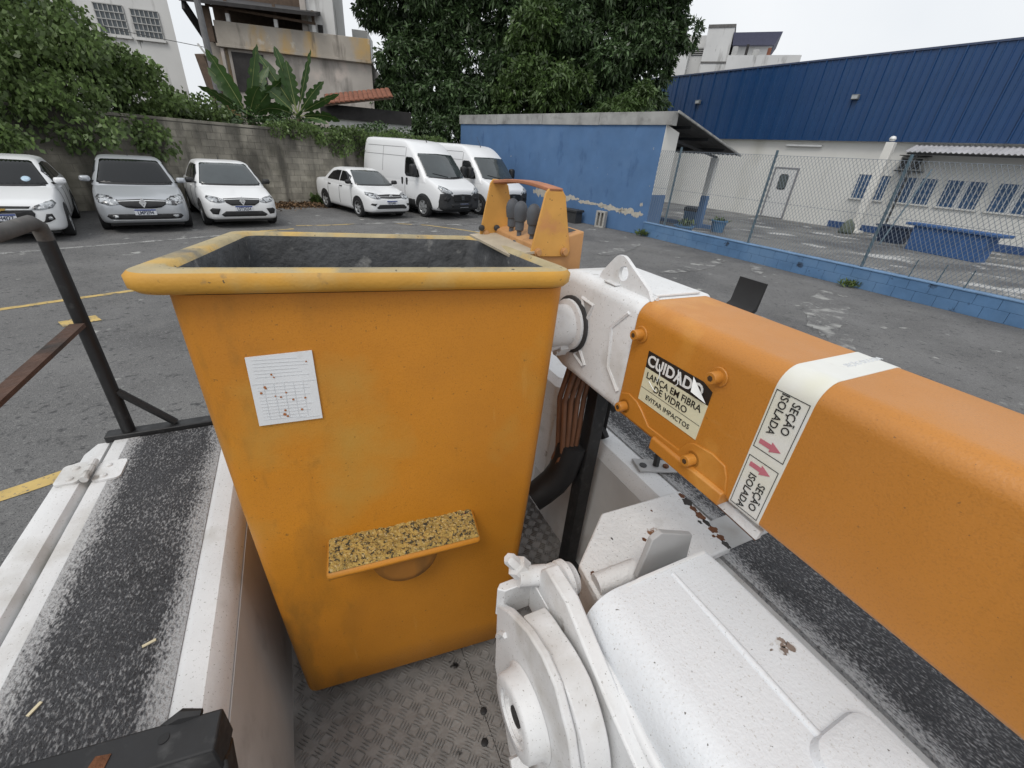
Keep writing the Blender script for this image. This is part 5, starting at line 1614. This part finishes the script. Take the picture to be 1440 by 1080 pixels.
E5 = [((-6.6, 27.3, 2.6), (1.1, .9, 1.2)), ((-5.4, 27.0, 2.8), (1.2, .9, 1.4)), ((-4.2, 27.2, 3.0), (1.2, .9, 1.3)), ((-3.1, 27.5, 3.2), (1.1, .9, 1.2)), ((-7.8, 27.0, 3.0), (1.0, .8, 1.2)), ((-2.0, 28.0, 3.6), (1.2, .9, 1.2))]
tree('shrub_thicket', 'dark shrubby tree filling the gap behind the vans', (-4.6, 27.6, 0), 1.6, E5, 1900, 11, .24, leaf_dark, 5, 21, r0=.1)
# vine mass tumbling over the block wall on the left
V1 = [(WP(-1.5, 18.2, 3.3), (2.2, 1.6, 1.3)), (WP(.8, 18.2, 3.2), (2.0, 1.5, 1.3)), (WP(2.6, 18.3, 3.3), (1.8, 1.4, 1.2)), (WP(-3.6, 18.2, 3.3), (2.2, 1.6, 1.5)), (WP(.2, 17.3, 2.1), (1.6, .9, .75)), (WP(2.4, 17.35, 2.1), (1.7, .8, .7)), (WP(4.0, 17.5, 2.0), (1.0, .55, .55)), (WP(-2.0, 17.2, 2.0), (1.6, .9, .7)), (WP(4.4, 18.5, 3.1), (1.3, 1.0, .9)), (WP(6.0, 19.0, 2.8), (1.2, .9, .6)), (WP(3.3, 18.6, 4.3), (.9, .8, .9)), (WP(-5.5, 18, 3.0), (2, 1.5, 1.6)), (WP(-1.2, 19.2, 4.4), (1.5, 1.2, .9)), (WP(.8, 19.3, 4.3), (1.3, 1.1, .8)), (WP(2.9, 19.3, 4.2), (1.2, 1.0, .9)), (WP(4.3, 19.2, 3.7), (1.0, .9, .8))]
vn = thing('climbing_vine', 'thick green climbing vine tumbling over the wall at left', 'vine', WP(1, 17.6, 2.2))
P, U = shell_points(sublobes(V1, 77, 6), 56000, inner=.3)
PP = P - np.array(WP(1, 17.6, 2.2)) + RNG.normal(size=P.shape) * .05
DD = U * .35 + unit(len(PP)) * .7
DD[:, 2] -= .45
sz = RNG.uniform(.09, .17, len(PP))
upv = U * .8 + unit(len(PP)) * .6 + np.array([0, 0, .7])
leaves('foliage', PP, DD, sz, sz * .72, leaf_vine, vn, up=np.cross(upv, DD))
for k in range(14):
    u = random.uniform(-3, 5)
    n0 = random.uniform(17.4, 18.3)
    b0 = Vector(WP(1, 17.6, 2.2))
    MB().tube([Vector(WP(u, 18.3, 2.1)) - b0, Vector(WP(u + .3, n0, 3.0)) - b0, Vector(WP(u + random.uniform(-1, 1), n0 - .3, 2.3)) - b0], [.03, .02, .01], 6).build('stem', bark, vn)
# vine-covered pole
vp = thing('vine_covered_pole', 'old pole wrapped in green creeper above the vine mass', 'pole', WP(2.2, 19.6, 2.0))
MB().tube([(0, 0, 0), (0, 0, 6.2)], [.09, .07], 8).build('pole', bark, vp)
P, U = shell_points([((0, 0, 1.4), (.95, .8, .8)), ((.02, 0, 2.3), (.62, .6, .8)), ((-.05, 0, 3.2), (.42, .45, .8)), ((.03, 0, 4.1), (.36, .4, .8)), ((0, 0, 5.2), (.3, .3, .8)), ((-.9, .1, 2.6), (.45, .4, 1.0)), ((-1.0, .1, 3.8), (.35, .35, 1.0))], 3300, inner=.3)
DD = U * .4 + unit(len(P)) * .7
DD[:, 2] -= .45
sz = RNG.uniform(.10, .18, len(P))
leaves('creeper', P, DD, sz, sz * .7, leaf_vine, vp, up=np.cross(U * .8 + np.array([0, 0, .7]) + unit(len(P)) * .5, DD))
# creeper on the wall top to the right
hv = thing('wall_creeper', 'low creeper hanging from the wall top beside the vans', 'vine', WP(10, 17.5, 2.4))
cl = [((-2.2 + k * .62, .0, .05 + .06 * math.sin(k * 1.7)), (.45, .32, .22 + .1 * abs(math.sin(k)))) for k in range(13)] + [((.0, -.25, -.25), (.6, .22, .4)), ((1.1, -.25, -.3), (.8, .22, .55)), ((2.2, -.22, -.2), (.6, .2, .4)), ((-.9, -.22, -.12), (.5, .18, .25))]
cl2 = []
for c, r in cl:
    v = WU * c[0] + WN_ * c[1]
    cl2.append(((v.x, v.y, c[2]), r))
P, U = shell_points(cl2, 6500, inner=.3)
DD = U * .4 + unit(len(P)) * .7
DD[:, 2] -= .5
sz = RNG.uniform(.07, .13, len(P))
leaves('foliage', P, DD, sz, sz * .75, leaf_vine, hv, up=np.cross(U * .8 + np.array([0, 0, .7]) + unit(len(P)) * .5, DD))
# dark undergrowth on the bank
ug = thing('bank_shrubs', 'dark shrubs growing on the bank under the trees', 'shrub', WP(12, 20, 2.0))
P, U = shell_points([(tuple(Vector(WP(6.5 + k * 1.2, 19.4 + .8 * math.sin(k * 2.2), 2.4)) - Vector(WP(12, 20, 2.0))), (.9, .8, .55 + .2 * math.sin(k * 1.3))) for k in range(9)], 7000, inner=.3)
DD = U * .4 + unit(len(P)) * .8
sz = RNG.uniform(.1, .2, len(P))
leaves('foliage', P, DD, sz, sz * .5, leaf_dark, ug)


def banana(label, base, specs, stems, seed):
    t = thing('banana_plant', label, 'banana plant', base, 0, 'banana plants behind the wall')
    rr = random.Random(seed)
    for (dx, dy, h) in stems:
        MB().tube([(dx, dy, -.3), (dx * .8, dy * .8, h * .5), (dx * .6, dy * .6, h)], [.11, .09, .06], 10).build('stem', M('banana_stem', (.10, .085, .05), rough=.7, var=.3, vs=5), t)
    for (az, el, ln, w, bend, oz) in specs:
        az, el = math.radians(az), math.radians(el)
        d = Vector((math.cos(az) * math.cos(el), math.sin(az) * math.cos(el), math.sin(el)))
        side = Vector((-math.sin(az), math.cos(az), 0))
        if el > .7:   # upright blades turned to face the camera, width along image right
            f_ = math.radians(28 + rr.uniform(-35, 35))
            side = Vector((math.cos(f_), math.sin(f_), 0))
            side = (side - d * side.dot(d)).normalized()
        else:
            rl = math.radians(rr.choice((-1, 1)) * rr.uniform(25, 55))
            side = (side * math.cos(rl) + side.cross(d) * math.sin(rl)).normalized()
        w *= .95
        ln *= .86
        p = Vector((0, 0, oz))
        V, F = [], []
        n = 22
        mid = []
        for k in range(n + 1):
            a = k / n
            mid.append(p.copy())
            d2 = (d + Vector((0, 0, -bend * a * a))).normalized()
            nrm = side.cross(d2)
            wd = w * .5 * (0 if a < .16 else math.sin(PI * min(1, (a - .16) / .84) ** .8) ** .6) if a < 1 else 0
            jag = 1 if k % 3 else rr.uniform(.4, 1.0)
            V += [p - side * wd * jag - nrm * wd * .35 * 0 + nrm * wd * .25, p, p + side * wd * (1 if (k + 1) % 3 else rr.uniform(.4, 1)) + nrm * wd * .25]
            p = p + d2 * (ln / n)
        for k in range(n):
            a = 3 * k
            F += [(a, a + 1, a + 4, a + 3), (a + 1, a + 2, a + 5, a + 4)]
        lf = MB().add(V, F).build('leaf', leaf_ban, t, smooth=60)
        MB().tube(mid, [.022 * (1 - .8 * k / n) for k in range(n + 1)], 5).build('midrib', M('banana_rib', (.22, .26, .09), rough=.5), lf)
    return t


# azimuth is in world degrees; image right is about +15 degrees for these plants
R_ = 28
banana('banana plant with torn leaves, the right one of two', (-9.45, 19.75, 2.1), [
    (R_ + 180, 78, 2.5, .62, .15, 1.0), (R_, 70, 2.7, .30, .0, 1.0), (R_ + 150, 58, 2.6, .5, .2, 1.0), (R_, 32, 2.2, .42, .25, .95), (R_ + 180, 20, 1.5, .6, .9, .9), (R_, 12, 1.9, .55, .7, .9), (R_ - 20, -5, 1.9, .5, .8, .7), (R_ + 200, 85, 2.0, .6, .1, 1.0), (R_ + 185, -5, 1.4, .6, .9, .6), (R_ - 90, 25, 1.2, .5, .8, .8), (R_ - 60, -20, 1.4, .5, .7, .6), (R_ + 170, 45, 1.9, .5, .5, .9), (R_ + 20, 50, 2.1, .45, .3, .95), (R_ - 40, 10, 1.6, .5, .8, .8)], [(0, 0, 1.0), (.1, .1, .9), (-.12, 0, .8), (.16, -.05, .7)], 2)
banana('banana plant nearer the leaning pole, the left one of two', (-11.0, 18.95, 2.1), [
    (R_ + 175, 66, 2.6, .6, .2, .7), (R_, 74, 2.9, .45, .1, .7), (R_ + 10, 48, 2.6, .5, .35, .7), (R_ + 180, 40, 2.0, .55, .6, .7), (R_ - 90, 20, 1.5, .6, .9, .7), (R_ + 5, 15, 1.9, .6, .8, .6), (R_ + 190, 5, 1.5, .5, .8, .6), (R_ - 60, 50, 1.8, .6, .6, .7), (R_ + 150, 55, 2.3, .55, .4, .7), (R_ + 20, 62, 2.4, .5, .25, .7), (R_ + 30, 30, 2.0, .5, .6, .7)], [(0, 0, .9), (.15, .05, .7)], 4)

# weeds and debris
def weeds(name, label, loc, n, spread, h, mat=grassm, cat='weeds', parent=None, wd=.12):
    P = np.stack([RNG.normal(size=n) * spread, RNG.normal(size=n) * spread * .5, RNG.random(n) * h * .5], 1)
    D = unit(n)
    D[:, 2] = np.abs(D[:, 2]) + .5
    sz = RNG.uniform(.5, 1.2, n) * h
    if parent is not None:
        P += np.array(loc)
        return leaves(name, P, D, sz, sz * wd * 2, mat, parent)
    o = leaves(name, P, D, sz, sz * wd * 2, mat, None)
    o.location = loc
    if label:
        tag(o, label, cat, None, 'stuff' if cat is None else None)
    return o


weeds('weed_tuft', 'weed tuft at the foot of the low blue wall at right', (7.95, 10.42, 0), 170, .13, .17, wd=.09)
weeds('weed_tuft', 'weed tuft where the low blue wall meets the shed', (4.25, 16.1, 0), 130, .13, .22, wd=.08)
weeds('weed_tuft', 'leafy weed growing at the foot of the block wall', WP(9.0, 17.2, 0), 420, .18, .35, mat=leaf_vine, wd=.22)
for pl_ in PLANTERS:
    weeds('plant', None, (0, 0, .3), 90, .14, .28, parent=pl_)
dry = M('dry_leaf', (.14, .085, .045), rough=.9, var=.4, vs=4, island=.5, coord='world')
n = 2600
uu, nn_ = RNG.uniform(5.9, 9.6, n), 17.35 - np.abs(RNG.normal(size=n)) * .42
P = np.array([WP(a, b, 0) for a, b in zip(uu, nn_)])
P[:, 2] = .01 + RNG.random(n) * np.clip((nn_ - 16.3) * .12, .01, .14)
D = unit(n)
D[:, 2] *= .3
sz = RNG.uniform(.06, .14, n)
tag(leaves('leaf_litter', P, D, sz, sz * .5, dry, None), 'dry brown leaf litter heaped along the wall base', 'leaf litter', None, 'stuff')

# ------------------------------------------------------------------ buildings behind
conc = M('old_concrete', (.34, .31, .27), rough=.92, var=.2, vs=.9, bump=.4, bs=12, layers=[((.42, .29, .13), .8, .5, .64, 5, (1, 1, .4)), ((.07, .06, .05), .9, .56, .70, 7, (1.6, 1.6, .3)), ((.5, .47, .42), 1.6, .62, .75, 6)])
concw = M('old_wall_pale', (.40, .37, .34), rough=.92, var=.15, vs=.9, layers=[((.13, .12, .11), .8, .54, .72, 7, (1.4, 1.4, .3)), ((.5, .44, .40), 1.2, .55, .7, 5)])
whiteb = M('far_white_plaster', (.60, .60, .59), rough=.9, var=.08, vs=.5, layers=[((.26, .255, .245), 1.1, .57, .72, 7, (1.5, 1.5, .3)), ((.13, .13, .125), 2.2, .66, .74, 7, (1.5, 1.5, .35))])
tile_o = M('clay_tile', (.22, .085, .05), rough=.85, var=.3, vs=3)
timber = M('old_timber', (.10, .07, .05), rough=.9, var=.3, vs=6)
dkroof = M('dark_roof', (.03, .028, .028), rough=.85, var=.3, vs=2)
HA = math.radians(12)
hs = thing('old_house', 'weathered concrete house with open roof terrace behind the banana plants', 'house', (-16.37, 26.32, 0), HA)
MB().box(.55, 7.6, .15, 7, 2.0, 6.12).build('wall', concw, hs, smooth=0)
MB().box(.2, 7.62, -.05, .1, 6.15, 7.08).build('parapet', conc, hs, bevel=.02)
MB().box(.15, 7.66, -.12, .5, 6.02, 6.15).build('floor_slab', conc, hs, bevel=.02)
MB().box(-.3, .5, .3, 7, 2.0, 6.9).build('stair_wall', conc, hs, smooth=0)
MB().box(.7, 2.2, .1, .16, 4.2, 5.9).build('dark_opening', dkroof, hs, smooth=0)
MB().box(.25, .40, -.0, .15, 4.3, 6.0).build('corner_post', concw, hs, smooth=0)
MB().loft([[(-.9, -.6, 7.55), (5.2, -.6, 7.62), (5.2, 5, 9.0), (-.9, 5, 9.0)], [(-.9, -.6, 7.70), (5.2, -.6, 7.77), (5.2, 5, 9.15), (-.9, 5, 9.15)]]).build('terrace_roof', dkroof, hs, smooth=0)
MB().obox((-.8, -.5, 7.5), (-1.0, 3, 6.0), .12, .5).build('eave_board', dkroof, hs, smooth=0)
MB().obox((.0, -.05, 7.62), (5.0, -.05, 7.42), .08, .1).build('rail_beam', timber, hs, smooth=0)
for x, hz in ((.9, 7.6), (3.1, 7.5), (4.9, 7.45)):
    pp = MB().box(x - .06, x + .06, -.02, .1, 7.08, hz + .5).build('terrace_post', timber, hs, smooth=0)
    MB().box(x - .08, x + .08, -.05, .11, 7.081, 7.4).build('post_base', whiteb, pp, smooth=0)
MB().box(-.2, .1, -.02, .12, 6.2, 7.6).build('terrace_post', timber, hs, smooth=0)
MB().box(-.6, 4.5, 2.5, 2.7, 6.2, 8.9).build('terrace_back_wall', timber, hs, smooth=0)
MB().box(4.3, 5.85, .5, 4, 6.8, 11).build('white_tower', whiteb, hs, smooth=0)
MB().box(5.0, 5.25, .47, .499, 7.1, 7.5).build('small_window', dkroof, hs, smooth=0)
MB().box(4.28, 4.55, .3, .498, 7.1, 11).build('pier', concw, hs, smooth=0)
MB().box(6.1, 7.0, 5, 8, 6.6, 8.3).build('rear_volume', whiteb, hs, smooth=0)
MB().loft([[(.2, -1.5, 3.0), (-.6, -1.0, 5.5), (-.8, 1, 5.8), (-.8, 1, 2)], [(.45, -1.3, 3.0), (-.3, -.8, 5.5), (-.5, 1, 5.8), (-.5, 1, 2)]]).build('leaning_boards', timber, hs, smooth=0)
# low roof with clay tiles in front of the house, right side
rf = thing('tiled_shed_roof', 'low orange clay tiled roof half hidden by the mango tree', 'roof', (-10.2, 22.9, 0), math.radians(21))
MB().box(.6, 4.5, .4, 3.5, 2.0, 3.35).build('wall', whiteb, rf, smooth=0)
MB().box(.3, 4.5, .25, .39, 3.2, 3.75).build('dark_gap', dkroof, rf, smooth=0)
for k in range(14):
    x = .55 + k * .22
    z0 = 3.62 + x * .19
    MB().loft([[(x + .11 + .115 * math.cos(a), y, z0 + dz + .05 * math.sin(a)) for a in [PI * q / 6 for q in range(7)]] for y, dz in ((-.25, 0), (1.8, .5))]).build('roof_tile', tile_o, rf, smooth=60)
MB().loft([[(.5, -.2, 3.61), (3.6, -.2, 4.20), (3.6, 1.8, 4.72), (.5, 1.8, 4.16)], [(.5, -.2, 3.69), (3.6, -.2, 4.28), (3.6, 1.8, 4.80), (.5, 1.8, 4.24)]]).build('roof_deck', timber, rf, smooth=0)
# white block of flats on the left
wb_ = thing('white_apartment_block', 'tall white apartment block with barred windows behind the vine', 'building', (-18.84, 27.09, 0), HA)
MB().loft([[(-14, 0, z), (.06, 0, z), (-6, 9, z), (-14, 9, z)] for z in (1.5, 13)]).build('wall', whiteb, wb_, smooth=0)
gl = M('far_window_glass', (.085, .10, .11), rough=.3, var=.3, vs=1.5)
barg = M('far_bar', (.42, .42, .41), rough=.7)
for (x0, x1, z0, z1) in ((-1.72, -.5, 6.2, 7.33), (-3.3, -2.03, 6.2, 7.4), (-1.72, -.5, 9.0, 10.1), (-4.9, -4.2, 6.3, 7.6)):
    w_ = MB().box(x0, x1, -.02, -.002, z0, z1).build('window', gl, wb_, smooth=0)
    n = max(3, round((x1 - x0) / .21))
    for k in range(n + 1):
        xx = x0 + (x1 - x0) * k / n
        MB().box(xx - .018, xx + .018, -.06, -.022, z0, z1).build('bar', barg, w_, smooth=0)
    for k in range(5):
        zz = z0 + (z1 - z0) * k / 4
        MB().box(x0 - .018, x1 + .018, -.085, -.061, zz - .018, zz + .018).build('bar', barg, w_, smooth=0)
    MB().box(x0 - .1, x1 + .1, -.13, -.002, z0 - .12, z0 - .02).build('sill', whiteb, w_, smooth=0)
for (x0, x1) in ((-8.2, -7.0), (-6.9, -5.5)):
    w_ = MB().box(x0, x1, -.03, -.002, 5.5, 8.4).build('shutter', M('green_shutter', (.055, .09, .085), rough=.6), wb_, smooth=0)
MB().box(-7.0, -6.9, -.06, -.002, 5.5, 8.5).build('mullion', whiteb, wb_, smooth=0)
ds = thing('satellite_dish', 'pale round satellite dish on the white apartment block', 'dish', (-24.1, 25.75, 6.25), HA)
MB().lathe([(.02, .0), (.25, .03), (.42, .09), (.5, .15), (.49, .16), (.41, .105), (.24, .045), (.02, .015)], (0, 0, 0), (-.3, -.9, .3), 24).build('dish', M('dish_grey', (.42, .41, .41), rough=.6), ds)
MB().tube([(0, 0, 0), (-.1, -.45, .1)], .02, 6).build('feed_arm', darksteel, ds)
MB().tube([(0, .05, 0), (.1, .3, -.4)], .03, 6).build('bracket', darksteel, ds)
# leaning utility pole and cable
po = thing('utility_pole', 'grey concrete utility pole leaning beside the old house', 'pole', (-13.4, 21.1, 2.0))
MB().tube([(0.05, 0, 0), (-.05, -.02, 7.0)], [.14, .1], 10).build('shaft', M('pole_grey', (.17, .17, .175), rough=.85, var=.2), po)
MB().obox((-.35, -.05, 3.3), (.25, .05, 2.4), .06, .06).build('strut', whiteb, po)
MB().tube([(-6, -1.0, 3.95), (-3, -.5, 3.45), (-.05, 0, 3.2)], .012, 5).build('cable', darksteel, po)
# far white building above the blue cladding
fb_ = thing('far_white_building', 'stained white building with grey fascia beyond the blue cladding', 'building', (16.1, 52.6, 0), math.radians(-22))
MB().box(.0, 2.35, 0, 6, 6, 14.3).build('tower', whiteb, fb_, smooth=0)
MB().box(-.03, 2.4, -.06, 6.1, 14.3, 14.55).build('tower_coping', M('coping_dark', (.13, .125, .12), rough=.9, var=.3), fb_, smooth=0)
MB().box(-.02, 2.37, -.05, -.001, 11.55, 11.7).build('band', M('coping_dark', (.13, .125, .12)), fb_, smooth=0)
MB().box(-3.2, -.002, 1.2, 6, 6, 14.0).build('left_wing', whiteb, fb_, smooth=0)
MB().box(-3.2, -1.3, -.2, 1.19, 6, 12.9).build('left_block', whiteb, fb_, smooth=0)
w_ = MB().box(-1.2, -.1, 1.14, 1.199, 12.4, 13.0).build('louvre', dkroof, fb_, smooth=0)
for k in range(4):
    MB().box(-1.2, -.1, 1.1, 1.139, 12.45 + .15 * k, 12.5 + .15 * k).build('slat', barg, w_, smooth=0)
MB().box(2.6, 6.0, .8, 6, 6, 13.0).build('right_wing', whiteb, fb_, smooth=0)
MB().loft([[(2.5, .2, 13.0), (6.1, .2, 13.0), (6.1, 6.2, 13.0), (2.5, 6.2, 13.0)], [(2.35, -.1, 13.9), (6.5, -.1, 13.9), (6.5, 6.5, 13.9), (2.35, 6.5, 13.9)]]).build('fascia', M('fascia_grey_blue', (.10, .105, .16), rough=.7), fb_, smooth=0)
MB().box(2.4, 8.5, -1.6, .79, 6, 11.9).build('lower_block', whiteb, fb_, smooth=0)
for (x, y, r, h, m_) in ((2.9, -1.2, .25, .7, barg), (4.7, -1.0, .3, .5, barg), (5.8, -1.1, .15, .6, tile_o), (3.9, -1.0, .12, .9, dkroof)):
    MB().lathe([(r, 0), (r * 1.05, h * .5), (r, h)], (x, y, 11.9), (0, 0, 1), 10).build('rooftop_tank', m_, fb_)
MB().loft([[(-4.5, 0, 15.6), (-2.4, 0, 15.3), (-2.4, 2, 15.3), (-4.5, 2, 15.6)], [(-4.5, 0, 15.75), (-2.4, 0, 15.42), (-2.4, 2, 15.42), (-4.5, 2, 15.75)]]).build('small_roof', dkroof, fb_, smooth=0)
MB().box(-3.0, -2.8, .5, .7, 12.9, 15.3).build('roof_post', tile_o, fb_, smooth=0)
MB().box(-3.9, -3.0, .3, 1.5, 12.9, 14.9).build('brick_chimney', tile_o, fb_, smooth=0)
